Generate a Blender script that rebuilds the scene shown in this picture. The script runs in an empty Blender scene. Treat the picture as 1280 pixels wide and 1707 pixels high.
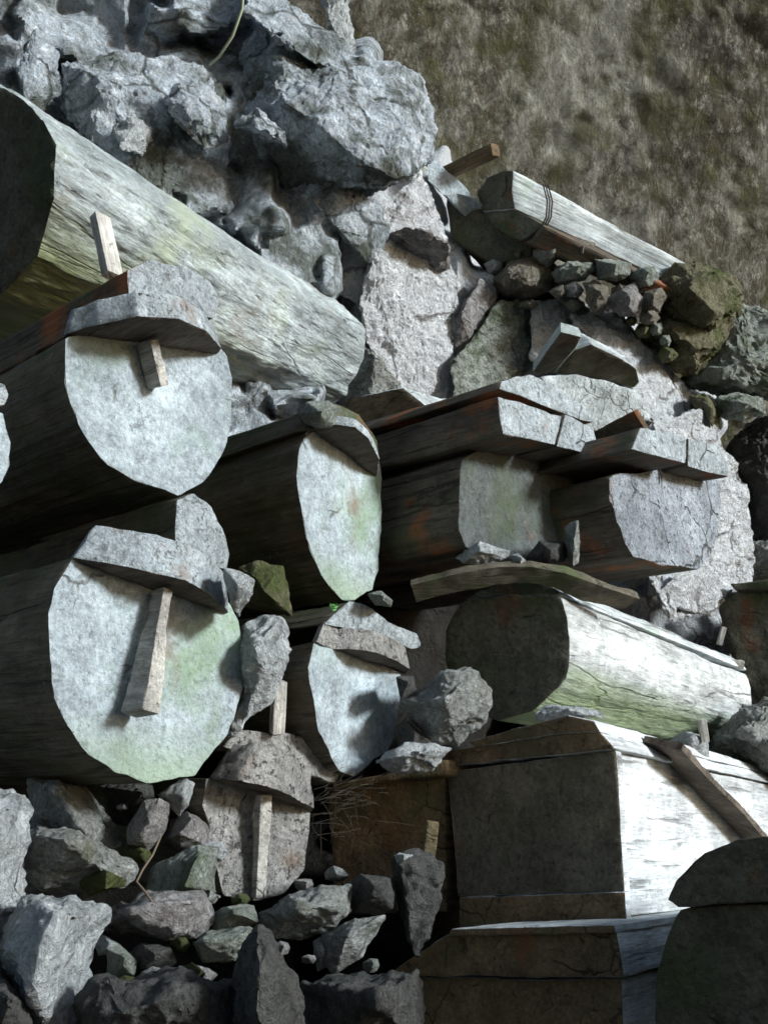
import bpy, bmesh, math, random
import numpy as np
from mathutils import Vector, Matrix, noise

# ------------------------------------------------------------------ camera
PITCH = math.radians(18.0)
F = 1660.0
CAM = Vector((0.0, 0.0, 1.5))
RT = Vector((1, 0, 0)); UP = Vector((0, -math.sin(PITCH), math.cos(PITCH))); FW = Vector((0, math.cos(PITCH), math.sin(PITCH)))
scene = bpy.context.scene
C = scene.collection
cam_data = bpy.data.cameras.new("camera"); cam = bpy.data.objects.new("camera", cam_data); C.objects.link(cam)
cam_data.sensor_fit = 'VERTICAL'; cam_data.sensor_height = 36.0; cam_data.lens = 36.0 * F / 1707.0
cam_data.clip_end = 200.0; cam_data.clip_start = 0.05
cam.location = CAM; cam.rotation_euler = (math.radians(90) + PITCH, 0, 0)
scene.camera = cam

# ------------------------------------------------------------------ light
LC = Vector((0.87, 0.44, -0.30)).normalized()          # direction to the light, seen from the viewpoint
LW = (RT * LC.x + UP * LC.y + FW * LC.z).normalized()
sd = bpy.data.lights.new("daylight", 'SUN'); sd.energy = 4.6; sd.angle = math.radians(10); sd.color = (0.91, 0.975, 1.0)
sun = bpy.data.objects.new("daylight", sd); C.objects.link(sun)
sun.rotation_euler = LW.to_track_quat('Z', 'Y').to_euler(); sun.location = (6, -3, 6)
w = bpy.data.worlds.new("World"); scene.world = w; w.use_nodes = True
nt = w.node_tree; bg = nt.nodes['Background']
sky = nt.nodes.new('ShaderNodeTexSky'); sky.sky_type = 'NISHITA'; sky.sun_disc = False
sky.sun_elevation = math.asin(LW.z); sky.sun_rotation = math.atan2(LW.x, LW.y)
nt.links.new(sky.outputs[0], bg.inputs[0]); bg.inputs[1].default_value = 0.095
scene.view_settings.view_transform = 'Standard'; scene.view_settings.look = 'None'
scene.view_settings.gamma = 1.0; scene.view_settings.exposure = 0.35
scene.cycles.filter_width = 1.6

# ------------------------------------------------------------------ basic helpers
def cs(px, py, d):            # picture direction + distance -> camera-frame vector
    return Vector(((px - 640) / F * d, -(py - 853.5) / F * d, d))
def W(v):                     # camera frame -> world
    return CAM + RT * v.x + UP * v.y + FW * v.z
def WD(v):
    return RT * v.x + UP * v.y + FW * v.z
def hit(px, py, p0, n):
    r = Vector(((px - 640) / F, -(py - 853.5) / F, 1.0)); return r * (p0.dot(n) / r.dot(n))
def on(px, py, P0, n, off):    # a point this far out of a coffin end, written as picture + distance
    q = hit(px, py, cs(*P0) + n * off, n); return (px, py, q.z)
def frame(axis, origin):      # matrix whose local X runs along axis, Z roughly up
    x = WD(axis).normalized(); z = Vector((0, 0, 1)); y = z.cross(x).normalized(); z = x.cross(y)
    m = Matrix((x, y, z)).transposed().to_4x4(); m.translation = origin
    return m
def tag(o, label=None, cat=None, group=None, kind=None):
    if label: o['label'] = label
    if cat: o['category'] = cat
    if group: o['group'] = group
    if kind: o['kind'] = kind
    return o
def empty(name, label, cat, M, group=None):
    o = bpy.data.objects.new(name, None); C.objects.link(o); o.matrix_world = M
    o.empty_display_size = 0.1
    return tag(o, label, cat, group)

def refine(bm, maxlen):
    bmesh.ops.triangulate(bm, faces=bm.faces[:])
    for _ in range(9):
        long = [e for e in bm.edges if e.calc_length() > maxlen]
        if not long or len(bm.faces) > 60000: break
        bmesh.ops.subdivide_edges(bm, edges=long, cuts=1)
        bmesh.ops.triangulate(bm, faces=[f for f in bm.faces if len(f.verts) > 3])
def soften(bm, off, ang=25, seg=2):
    bmesh.ops.remove_doubles(bm, verts=bm.verts[:], dist=1e-5)
    bmesh.ops.dissolve_limit(bm, angle_limit=math.radians(2), verts=bm.verts[:], edges=bm.edges[:])
    es = [e for e in bm.edges if len(e.link_faces) == 2 and e.calc_face_angle(0) > math.radians(ang)]
    if es: bmesh.ops.bevel(bm, geom=es, offset=off, segments=seg, affect='EDGES', profile=0.6, clamp_overlap=True)
def displace(bm, fn):
    bm.normal_update()
    mv = [(v, v.co + v.normal * fn(v.co)) for v in bm.verts]
    for v, c in mv: v.co = c
def link_mesh(name, bm, mats, M, parent=None, smooth=True):
    bmesh.ops.recalc_face_normals(bm, faces=bm.faces[:])
    me = bpy.data.meshes.new(name); bm.to_mesh(me); bm.free()
    for m in (mats if isinstance(mats, (list, tuple)) else [mats]): me.materials.append(m)
    if smooth:
        me.polygons.foreach_set('use_smooth', [True] * len(me.polygons))
        try: me.set_sharp_from_angle(angle=math.radians(38))
        except Exception: pass
    o = bpy.data.objects.new(name, me); C.objects.link(o)
    if parent is not None: o.parent = parent
    else: o.matrix_world = M
    return o

N = noise.noise
def nf(seed, f1, a1, f2, a2, stretch=(1, 1, 1), f3=0, a3=0):
    s = Vector((seed * 3.17, seed * 1.31, seed * 7.7))
    def fn(p):
        q = Vector((p.x * stretch[0], p.y * stretch[1], p.z * stretch[2])) + s
        v = a1 * N(q * f1) + a2 * N(q * f2)
        if a3: v += a3 * N(q * f3)
        return v
    return fn

# ------------------------------------------------------------------ materials
def _mat(name):
    m = bpy.data.materials.new(name); m.use_nodes = True
    nt = m.node_tree; b = nt.nodes['Principled BSDF']; b.inputs['Roughness'].default_value = 0.85
    b.inputs['Specular IOR Level'].default_value = 0.25
    return m, nt, b
def nd(nt, t, **kw):
    n = nt.nodes.new(t)
    for k, v in kw.items():
        if hasattr(n, k): setattr(n, k, v)
        else: n.inputs[k.replace('_', ' ')].default_value = v
    return n
def noise_fac(nt, vec, scale, lo, hi, detail=6, rough=0.6, dist=0.0):
    n = nt.nodes.new('ShaderNodeTexNoise'); n.inputs['Scale'].default_value = scale; n.inputs['Detail'].default_value = detail
    n.inputs['Roughness'].default_value = rough; n.inputs['Distortion'].default_value = dist
    nt.links.new(vec, n.inputs['Vector'])
    r = nt.nodes.new('ShaderNodeMapRange'); r.inputs[1].default_value = lo; r.inputs[2].default_value = hi
    nt.links.new(n.outputs[0], r.inputs[0]); return r.outputs[0]
def mix(nt, fac, a, b):
    m = nt.nodes.new('ShaderNodeMix'); m.data_type = 'RGBA'
    for i, v in ((6, a), (7, b)):
        if isinstance(v, tuple): m.inputs[i].default_value = (*v, 1)
        else: nt.links.new(v, m.inputs[i])
    if isinstance(fac, float): m.inputs[0].default_value = fac
    else: nt.links.new(fac, m.inputs[0])
    return m.outputs[2]
def mul(nt, a, b, op='MULTIPLY'):
    m = nt.nodes.new('ShaderNodeMath'); m.operation = op
    for i, v in ((0, a), (1, b)):
        if isinstance(v, (int, float)): m.inputs[i].default_value = v
        else: nt.links.new(v, m.inputs[i])
    return m.outputs[0]
def coords(nt, stretch=(1, 1, 1), off=(0, 0, 0)):
    t = nt.nodes.new('ShaderNodeTexCoord'); mp = nt.nodes.new('ShaderNodeMapping')
    mp.inputs['Scale'].default_value = stretch; mp.inputs['Location'].default_value = off
    nt.links.new(t.outputs['Object'], mp.inputs['Vector']); return mp.outputs[0]
def bump(nt, b, hs, strength=0.6, dist=0.01):
    h = hs[0][0]; h = mul(nt, h, hs[0][1])
    for s, k in hs[1:]: h = mul(nt, h, mul(nt, s, k), 'ADD')
    bp = nt.nodes.new('ShaderNodeBump'); bp.inputs['Strength'].default_value = strength; bp.inputs['Distance'].default_value = dist
    nt.links.new(h, bp.inputs['Height']); nt.links.new(bp.outputs[0], b.inputs['Normal'])

def cracks(nt, vec, scale, width, lo, hi, stretch=None):
    n = nt.nodes.new('ShaderNodeTexNoise'); n.inputs['Scale'].default_value = scale * 1.6; n.inputs['Detail'].default_value = 6; nt.links.new(vec, n.inputs['Vector'])
    vm = nt.nodes.new('ShaderNodeVectorMath'); vm.operation = 'MULTIPLY_ADD'; vm.inputs[1].default_value = (0.55 / scale,) * 3
    nt.links.new(n.outputs['Color'], vm.inputs[0]); nt.links.new(vec, vm.inputs[2])
    v = nt.nodes.new('ShaderNodeTexVoronoi'); v.feature = 'DISTANCE_TO_EDGE'; v.inputs['Scale'].default_value = scale; nt.links.new(vm.outputs[0], v.inputs['Vector'])
    r = nt.nodes.new('ShaderNodeMapRange'); r.inputs[1].default_value = width; r.inputs[2].default_value = width * 0.15; nt.links.new(v.outputs['Distance'], r.inputs[0])
    return mul(nt, r.outputs[0], noise_fac(nt, vec, scale * 0.7, lo, hi, 3))
_k = [0]
def wood(name, base, light, dark, moss=None, moss_amt=0.0, stain=None, stain_amt=0.0, end=False, light_amt=0.5, low_moss=None, bstr=0.7, crack=0.0, gs=0.07):
    """weathered timber; end=True for sawn/adzed end grain with lichen blotches, else grain along local X"""
    _k[0] += 1; off = (_k[0] * 3.3, _k[0] * 1.7, _k[0] * 0.9)
    m, nt, b = _mat(name)
    v = coords(nt, (1, 1, 1), off); g = coords(nt, (gs, 1, 1) if not end else (1, 1, 1), off)
    fine = noise_fac(nt, g, 55 if not end else 70, 0.3, 0.7, 8, 0.7)
    med = noise_fac(nt, g, 16 if not end else 22, 0.35, 0.65, 7, 0.65, 0.6 if end else 0.2)
    big = noise_fac(nt, v, 5, 0.5 - 0.28 * light_amt, 0.5 + 0.30 * (1.2 - light_amt), 6, 0.62)
    col = mix(nt, med, base, light)
    col = mix(nt, mul(nt, big, 0.65), light, col)
    if not end:
        g2 = coords(nt, (0.03, 1, 1), off); bands = noise_fac(nt, g2, 9, 0.35, 0.65, 5, 0.6)
        hb = nt.nodes.new('ShaderNodeHueSaturation'); nt.links.new(col, hb.inputs['Color']); nt.links.new(mul(nt, mul(nt, bands, 0.5), 0.62, 'ADD'), hb.inputs['Value']); col = hb.outputs[0]
    hz = nt.nodes.new('ShaderNodeHueSaturation'); nt.links.new(col, hz.inputs['Color'])
    zn = noise_fac(nt, v, 3.6, 0.36, 0.64, 7, 0.7, 0.5); nt.links.new(mul(nt, mul(nt, zn, 0.42), 0.66, 'ADD'), hz.inputs['Value']); col = hz.outputs[0]
    grit = noise_fac(nt, v if end else g, 62 if end else 100, 0.40, 0.60, 9, 0.85)
    hs0 = nt.nodes.new('ShaderNodeHueSaturation'); nt.links.new(col, hs0.inputs['Color'])
    blot = noise_fac(nt, v, 12, 0.35, 0.65, 6, 0.7)
    nt.links.new(mul(nt, mul(nt, mul(nt, grit, 0.66), mul(nt, blot, 0.44), 'ADD'), 0.46, 'ADD'), hs0.inputs['Value']); col = hs0.outputs[0]
    cr = noise_fac(nt, g, 34, 0.62, 0.70, 4, 0.6)
    spot = noise_fac(nt, v, 48, 0.57, 0.64, 6, 0.8)
    patchy = noise_fac(nt, v, 7, 0.45, 0.62, 3, 0.6)
    col = mix(nt, mul(nt, cr, 0.7 if not end else 0.25), col, dark)
    col = mix(nt, mul(nt, mul(nt, spot, patchy), 0.6), col, dark)
    ck = cracks(nt, v, 5.5, 0.028, 0.66 - 0.16 * crack, 0.72 - 0.16 * crack) if end else cracks(nt, coords(nt, (0.12, 1, 1), off), 9, 0.03, 0.5, 0.6)
    col = mix(nt, mul(nt, ck, 0.8), col, dark)
    # pale lichen specks
    vo = nt.nodes.new('ShaderNodeTexVoronoi'); vo.inputs['Scale'].default_value = 60; nt.links.new(v, vo.inputs['Vector'])
    r = nt.nodes.new('ShaderNodeMapRange'); r.inputs[1].default_value = 0.30; r.inputs[2].default_value = 0.16; nt.links.new(vo.outputs['Distance'], r.inputs[0])
    pt2 = noise_fac(nt, v, 11, 0.48, 0.62, 3)
    lc = tuple(min(0.85, c * 1.35 + 0.02) for c in light)
    col = mix(nt, mul(nt, mul(nt, r.outputs[0], pt2), 0.4), col, lc)
    if moss:
        mf = noise_fac(nt, v, 3.2, 0.62 - 0.25 * moss_amt, 0.74 - 0.2 * moss_amt, 5, 0.6)
        col = mix(nt, mul(nt, mul(nt, mf, mul(nt, fine, 0.6, 'ADD')), 0.75), col, moss)
    if low_moss:                              # algae that grows along the lower edge of a log
        sp = nt.nodes.new('ShaderNodeSeparateXYZ'); t = nt.nodes.new('ShaderNodeTexCoord'); nt.links.new(t.outputs['Object'], sp.inputs[0])
        zz = mul(nt, sp.outputs[2], mul(nt, noise_fac(nt, g, 9, 0.2, 0.8), 0.06), 'ADD')
        rr = nt.nodes.new('ShaderNodeMapRange'); rr.inputs[1].default_value = low_moss[1] ; rr.inputs[2].default_value = low_moss[2]; nt.links.new(zz, rr.inputs[0])
        col = mix(nt, mul(nt, rr.outputs[0], 0.8), col, low_moss[0])
    if stain:
        sf = noise_fac(nt, v, 4.2, 0.66 - 0.2 * stain_amt, 0.78 - 0.2 * stain_amt, 4, 0.6)
        col = mix(nt, mul(nt, sf, 0.8), col, stain)
    hs = nt.nodes.new('ShaderNodeHueSaturation'); nt.links.new(col, hs.inputs['Color'])
    vv = noise_fac(nt, v, 2.1, 0.3, 0.7, 3); nt.links.new(mul(nt, mul(nt, vv, 0.35), 0.82, 'ADD'), hs.inputs['Value'])
    nt.links.new(hs.outputs[0], b.inputs['Base Color'])
    bump(nt, b, [(fine, 0.45), (med, 0.45 if end else 0.7), (cr, -0.9 if not end else -0.3), (spot, -0.35), (ck, -0.8)], bstr, 0.012)
    return m

def rock(name, base, light, dark, moss=None, moss_amt=0.5, stain=None, light_amt=0.5, scale=1.0, streak=False, bstr=1.0, dark_amt=0.5, crack=0.75):
    _k[0] += 1; off = (_k[0] * 2.3, _k[0] * 1.1, _k[0] * 3.9)
    m, nt, b = _mat(name)
    st = (1, 1, 1) if not streak else (1.0, 1.0, 0.28)
    v = coords(nt, (1, 1, 1), off); g = coords(nt, st, off)
    fine = noise_fac(nt, g, 38 * scale, 0.3, 0.7, 9, 0.72)
    med = noise_fac(nt, g, 9 * scale, 0.5 - 0.22 * light_amt, 0.5 + 0.3 * (1.1 - light_amt), 8, 0.72, 0.8)
    big = noise_fac(nt, v, 2.4 * scale, 0.38, 0.62, 5, 0.6)
    col = mix(nt, med, base, light)
    col = mix(nt, mul(nt, big, 0.4), col, base)
    grit = noise_fac(nt, g, 75 * scale, 0.38, 0.62, 8, 0.85)
    hs0 = nt.nodes.new('ShaderNodeHueSaturation'); nt.links.new(col, hs0.inputs['Color'])
    nt.links.new(mul(nt, mul(nt, grit, 0.8), 0.60, 'ADD'), hs0.inputs['Value']); col = hs0.outputs[0]
    dk = noise_fac(nt, g, 6 * scale, 0.66 - 0.2 * dark_amt, 0.78 - 0.2 * dark_amt, 7, 0.7, 0.5)
    col = mix(nt, mul(nt, dk, 0.85), col, dark)
    sp = noise_fac(nt, v, 30 * scale, 0.57, 0.68, 6, 0.8)
    col = mix(nt, mul(nt, sp, 0.6), col, dark)
    wl = noise_fac(nt, g, 17 * scale, 0.53, 0.62, 9, 0.85)
    col = mix(nt, mul(nt, wl, 0.7), col, tuple(min(0.85, c * 1.3) for c in light))
    ck = mul(nt, cracks(nt, v, 2.6 * scale, 0.035, 0.46, 0.60), crack)
    col = mix(nt, ck, col, dark)
    if streak:
        wf = noise_fac(nt, coords(nt, (1, 1, 0.26), off), 1.1, 0.50, 0.64, 10, 0.80, 0.3)
        col = mix(nt, mul(nt, mul(nt, wf, 0.75), mul(nt, fine, 0.8, 'ADD')), col, light)
    if moss:
        mf = noise_fac(nt, v, 3.0 * scale, 0.64 - 0.22 * moss_amt, 0.74 - 0.2 * moss_amt, 6, 0.65)
        col = mix(nt, mul(nt, mf, 0.8), col, moss)
    if stain:
        sf = noise_fac(nt, v, 4.0, 0.60, 0.72, 4, 0.6)
        col = mix(nt, mul(nt, sf, 0.7), col, stain)
    nt.links.new(col, b.inputs['Base Color'])
    bump(nt, b, [(fine, 0.6), (med, 1.1), (sp, -0.5), (dk, -0.4), (ck, -1.2)], bstr, 0.02)
    return m

BLUE = (0.40, 0.44, 0.45); PALE = (0.56, 0.60, 0.61)
M_face = wood('lichened_end_grain', (0.26, 0.30, 0.33), (0.39, 0.45, 0.485), (0.11, 0.11, 0.10), moss=(0.27, 0.36, 0.31), moss_amt=0.3, end=True, crack=0.6)
M_face_green = wood('algae_end_grain', (0.25, 0.29, 0.32), (0.39, 0.45, 0.485), (0.09, 0.085, 0.08), moss=(0.24, 0.33, 0.23), moss_amt=0.5, low_moss=((0.27, 0.35, 0.25), 0.16, 0.04), stain=(0.20, 0.15, 0.12), stain_amt=0.05, end=True, crack=0.7)
M_face_dim = wood('lid_shaded_mossy_end_grain', (0.065, 0.07, 0.065), (0.125, 0.14, 0.14), (0.03, 0.03, 0.025), moss=(0.08, 0.10, 0.055), moss_amt=0.6, stain=(0.20, 0.09, 0.045), stain_amt=0.25, end=True, crack=0.6)  # shade below the lid block put into the colour, besides moss and cracks
M_face_dark = wood('shaded_end_grain', (0.085, 0.078, 0.055), (0.135, 0.135, 0.105), (0.025, 0.02, 0.016), moss=(0.06, 0.085, 0.035), moss_amt=0.6, stain=(0.17, 0.06, 0.025), stain_amt=0.25, end=True, crack=0.25, bstr=1.0)  # end grain darkened in colour, mainly for ends turned from the daylight
M_face_cracked = wood('cracked_end_grain', (0.25, 0.28, 0.32), (0.42, 0.46, 0.51), (0.06, 0.055, 0.05), stain=(0.30, 0.12, 0.05), stain_amt=0.2, end=True, bstr=1.2, crack=1.0)
M_side = wood('shaded_log_side', (0.105, 0.09, 0.068), (0.16, 0.14, 0.105), (0.03, 0.026, 0.02), moss=(0.075, 0.095, 0.04), moss_amt=0.45, stain=(0.15, 0.075, 0.045), stain_amt=0.2)  # shade on the unlit log sides is put into this dark colour
M_side_rust = wood('shaded_rusty_log_side', (0.10, 0.082, 0.062), (0.155, 0.13, 0.10), (0.03, 0.024, 0.018), moss=(0.075, 0.085, 0.04), moss_amt=0.3, stain=(0.30, 0.10, 0.035), stain_amt=0.6)  # same shade-darkened side tone, with orange stains of its own
M_sunlit = wood('sunlit_log_side', (0.36, 0.40, 0.41), (0.58, 0.63, 0.64), (0.14, 0.14, 0.13), moss=(0.38, 0.46, 0.40), moss_amt=0.2)  # pale copy of the log side; sunlight on it put into the colour
M_sunlit_green = wood('sunlit_log_algae_foot', (0.40, 0.43, 0.43), (0.66, 0.69, 0.69), (0.11, 0.11, 0.10), low_moss=((0.20, 0.27, 0.12), 0.17, 0.10), gs=0.12)  # flank paled in colour to carry the sunlight, green algae at its foot
M_grey_side = wood('grey_log_side', (0.24, 0.28, 0.29), (0.50, 0.56, 0.57), (0.07, 0.07, 0.06), moss=(0.33, 0.38, 0.29), moss_amt=0.35, low_moss=((0.16, 0.18, 0.05), 0.20, 0.06), stain=(0.24, 0.22, 0.19), stain_amt=0.4, gs=0.2)
M_white = wood('overexposed_board', (0.46, 0.49, 0.51), (0.70, 0.73, 0.75), (0.13, 0.125, 0.12), stain=(0.36, 0.35, 0.34), stain_amt=0.3, bstr=0.6)  # overexposed sunlight on the box side put into a near-white colour
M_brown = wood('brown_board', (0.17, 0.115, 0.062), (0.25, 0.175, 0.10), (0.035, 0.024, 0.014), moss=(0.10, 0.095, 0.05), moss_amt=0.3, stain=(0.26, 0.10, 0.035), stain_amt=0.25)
M_grey_board = wood('grey_board', (0.12, 0.095, 0.065), (0.19, 0.165, 0.12), (0.035, 0.027, 0.02), moss=(0.085, 0.10, 0.045), moss_amt=0.5, stain=(0.17, 0.085, 0.035), stain_amt=0.4, end=True, bstr=0.9, crack=0.3)
M_pegwood = wood('split_peg_wood', (0.24, 0.22, 0.19), (0.52, 0.50, 0.46), (0.09, 0.075, 0.06))
M_lid = wood('lid_wood', (0.28, 0.32, 0.34), (0.46, 0.51, 0.54), (0.09, 0.08, 0.075), stain=(0.24, 0.16, 0.12), stain_amt=0.3, end=True, bstr=1.1, crack=0.6)
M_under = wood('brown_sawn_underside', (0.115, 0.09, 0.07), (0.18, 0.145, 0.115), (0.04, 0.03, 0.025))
M_lid_rough = wood('rotted_lid_wood', (0.24, 0.21, 0.18), (0.52, 0.51, 0.49), (0.06, 0.05, 0.04), stain=(0.25, 0.15, 0.09), stain_amt=0.35, end=True, bstr=1.6)

R_cliff = rock('lichened_limestone', (0.30, 0.34, 0.38), (0.68, 0.76, 0.84), (0.07, 0.075, 0.055), moss=(0.055, 0.062, 0.03), moss_amt=0.7, light_amt=0.85, dark_amt=0.5)
R_lilac = rock('pale_lilac_limestone', (0.60, 0.62, 0.65), (0.80, 0.83, 0.86), (0.20, 0.175, 0.165), moss=(0.30, 0.34, 0.22), moss_amt=0.2, light_amt=0.85, scale=1.2, dark_amt=0.1)
R_wall = rock('brown_cave_rock', (0.085, 0.070, 0.045), (0.44, 0.43, 0.37), (0.04, 0.034, 0.02), moss=(0.08, 0.075, 0.024), moss_amt=0.7, light_amt=0.22, scale=0.9, streak=True, dark_amt=0.6, bstr=0.9, crack=0.25)
R_tan = rock('tan_rock', (0.19, 0.165, 0.125), (0.42, 0.40, 0.35), (0.06, 0.05, 0.04), moss=(0.13, 0.135, 0.07), moss_amt=0.4, light_amt=0.45, scale=1.4, dark_amt=0.3)
R_pale = rock('pale_rock', (0.42, 0.45, 0.46), (0.70, 0.74, 0.76), (0.11, 0.11, 0.10), light_amt=0.75, scale=1.3, dark_amt=0.3)
R_grey = rock('grey_rock', (0.25, 0.255, 0.23), (0.58, 0.61, 0.60), (0.06, 0.06, 0.045), moss=(0.15, 0.17, 0.10), moss_amt=0.35, light_amt=0.55, scale=1.4, dark_amt=0.35)
R_green = rock('mossy_rock', (0.22, 0.24, 0.20), (0.50, 0.55, 0.51), (0.05, 0.06, 0.04), moss=(0.14, 0.18, 0.10), moss_amt=0.5, light_amt=0.55, scale=1.4)
R_pink = rock('purplish_rock', (0.22, 0.20, 0.19), (0.52, 0.51, 0.51), (0.06, 0.05, 0.05), moss=(0.17, 0.17, 0.13), moss_amt=0.4, light_amt=0.55, scale=1.5, dark_amt=0.4)
R_olive = rock('olive_rock', (0.15, 0.135, 0.075), (0.27, 0.25, 0.16), (0.05, 0.045, 0.025), moss=(0.09, 0.12, 0.03), moss_amt=0.6, scale=1.3)
R_dark = rock('dark_rock', (0.09, 0.09, 0.085), (0.15, 0.15, 0.14), (0.03, 0.03, 0.03), moss=(0.05, 0.07, 0.05), moss_amt=0.3, scale=1.3)  # darker tone for whole rocks, with faint green patches
R_soil = rock('shade_dark_scree', (0.022, 0.019, 0.016), (0.045, 0.04, 0.032), (0.012, 0.011, 0.01), scale=1.5)  # near black: shade of the gaps between coffins put into the colour

# ------------------------------------------------------------------ shape builders
class Body:
    """collects geometry in the camera frame, then writes it into a local frame"""
def prism_bm(pts, ext, M, taper=1.0, back=None, bev=0.012, fine=0.03, shift=None):
    """pts: list of camera-frame front points; ext: camera-frame vector"""
    Mi = M.inverted(); bm = bmesh.new()
    c = sum(pts, Vector()) / len(pts)
    bk = [c + (p - c) * taper + ext for p in pts]
    fv = [bm.verts.new(Mi @ W(p)) for p in pts]; bv = [bm.verts.new(Mi @ W(p)) for p in bk]
    bm.faces.new(fv); bm.faces.new(bv[::-1])
    n = len(pts)
    for i in range(n): bm.faces.new((fv[i], fv[(i + 1) % n], bv[(i + 1) % n], bv[i]))
    bmesh.ops.recalc_face_normals(bm, faces=bm.faces[:])
    soften(bm, bev, 20); refine(bm, fine)
    return bm
def assign(bm, M, n_cam, thr=0.8, idx=1):
    """end grain gets the second material slot"""
    nl = (M.inverted().to_3x3() @ WD(n_cam)).normalized()
    for f in bm.faces:
        if f.normal.dot(nl) > thr: f.material_index = idx
def chip(o, seed):            # knock the corners off an outline and make its edges uneven
    q = []
    for i in range(len(o)):
        a = Vector(o[i]); b = Vector(o[(i + 1) % len(o)])
        for t in (0.05, 0.33, 0.66, 0.95):
            p = a.lerp(b, t); nn = Vector((b.y - a.y, a.x - b.x)).normalized()
            p = p + nn * (N(Vector((p.x / 22.0, p.y / 22.0, seed))) * 2.6 + N(Vector((p.x / 9.0, p.y / 9.0, seed + 4))) * 1.5); q.append((p.x, p.y))
    return q
def prism(name, outline, p0, n, ext, mats, M, parent, taper=1.0, off=0.0, seed=1, amp=(0.010, 0.004), bev=0.012, fine=0.03, thr=0.8, rnd=False):
    P0 = cs(*p0); n = n.normalized(); P0 = P0 + n * off
    if rnd: outline = chip(outline, seed)
    pts = [hit(x, y, P0, n) for x, y in outline]
    bm = prism_bm(pts, ext, M, taper, bev=bev, fine=fine)
    bm.normal_update()
    if len(mats) > 1: assign(bm, M, n, thr)
    displace(bm, nf(seed, 5, amp[0], 22, amp[1], (0.35, 1, 1), 60, amp[1] * 0.5))
    return link_mesh(name, bm, mats, M, parent)
def shelf(name, arc, chord, p0, n, thick, mats, M, parent, top=0.92, seed=1, fine=0.018, off=0.0, inset=0.02, maxp=0.34, amp=0.006):
    """half-round slab standing out of a coffin end: arc = outer lower edge (picture), chord = where it meets the end"""
    P0 = cs(*p0); n = n.normalized()
    A = hit(*chord[0], P0, n); B = hit(*chord[1], P0, n); ch = (B - A).normalized()
    m = n.cross(ch).normalized()
    if m.y > 0: m = -m                             # m points down
    pts = []
    for x, y in arc:
        q = hit(x, y, A, m); o = (q - A).dot(n)
        o = max(0.0, min(maxp, o)); s = (q - A).dot(ch)
        pts.append(A + ch * s + n * (o + off))
    full = [A - n * inset] + pts + [B - n * inset]
    print('shelf', name, [round((p - A).dot(n), 3) for p in pts], [round((p - A).dot(ch), 3) for p in pts])
    bm = prism_bm(full, -m * thick, M, top, bev=0.008, fine=fine)
    bm.normal_update(); assign(bm, M, m, 0.6)
    displace(bm, nf(seed, 8, amp, 30, amp * 0.5, (1, 1, 1), 80, amp * 0.25))
    return link_mesh(name, bm, mats, M, parent)
def bar(name, a, b, wd, ht, mats, M=None, parent=None, up=Vector((0, 0, -1)), seed=1, taper=1.0, amp=0.002, fine=0.025, rot=0.0, bev=None):
    """squared stick from a to b (picture + distance)"""
    a = cs(*a); b = cs(*b); x = (b - a).normalized(); y = up.cross(x).normalized(); z = x.cross(y)
    R = Matrix.Rotation(rot, 3, x); y = R @ y; z = R @ z
    if M is None: M = frame(x, W((a + b) / 2))
    Mi = M.inverted(); bm = bmesh.new(); q = []
    for p, k in ((a, 1.0), (b, taper)):
        q.append([bm.verts.new(Mi @ W(p + y * sy * wd / 2 * k + z * sz * ht / 2 * k)) for sy, sz in ((-1, -1), (1, -1), (1, 1), (-1, 1))])
    bm.faces.new(q[0]); bm.faces.new(q[1][::-1])
    for i in range(4): bm.faces.new((q[0][i], q[0][(i + 1) % 4], q[1][(i + 1) % 4], q[1][i]))
    bmesh.ops.recalc_face_normals(bm, faces=bm.faces[:])
    soften(bm, bev or min(wd, ht) * 0.10, 20); refine(bm, fine)
    displace(bm, nf(seed, 9, amp * 2, 40, amp, (0.25, 1, 1)))
    return link_mesh(name, bm, mats, M, parent)
def hull(name, pts, mat, label=None, cat=None, group=None, parent=None, M=None, seed=1, bev=0.012, fine=0.02, amp=(0.02, 0.008), kind=None, dents=0.0):
    P = [cs(*p) for p in pts]; c = sum(P, Vector()) / len(P)
    if M is None: M = Matrix.Translation(W(c))
    Mi = M.inverted(); bm = bmesh.new()
    for p in P: bm.verts.new(Mi @ W(p))
    r = bmesh.ops.convex_hull(bm, input=bm.verts[:])
    gone = {g for g in list(r['geom_interior']) + list(r['geom_unused']) if isinstance(g, bmesh.types.BMVert)}
    if gone: bmesh.ops.delete(bm, geom=list(gone), context='VERTS')
    bmesh.ops.dissolve_limit(bm, angle_limit=math.radians(6), verts=bm.verts[:], edges=bm.edges[:])
    soften(bm, bev, 12); refine(bm, fine)
    displace(bm, nf(seed, 9, amp[0], 26, amp[1], (1, 1, 1), 75, amp[1] * 0.7))
    o = link_mesh(name, bm, mat, M, parent)
    return tag(o, label, cat, group, kind)
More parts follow.
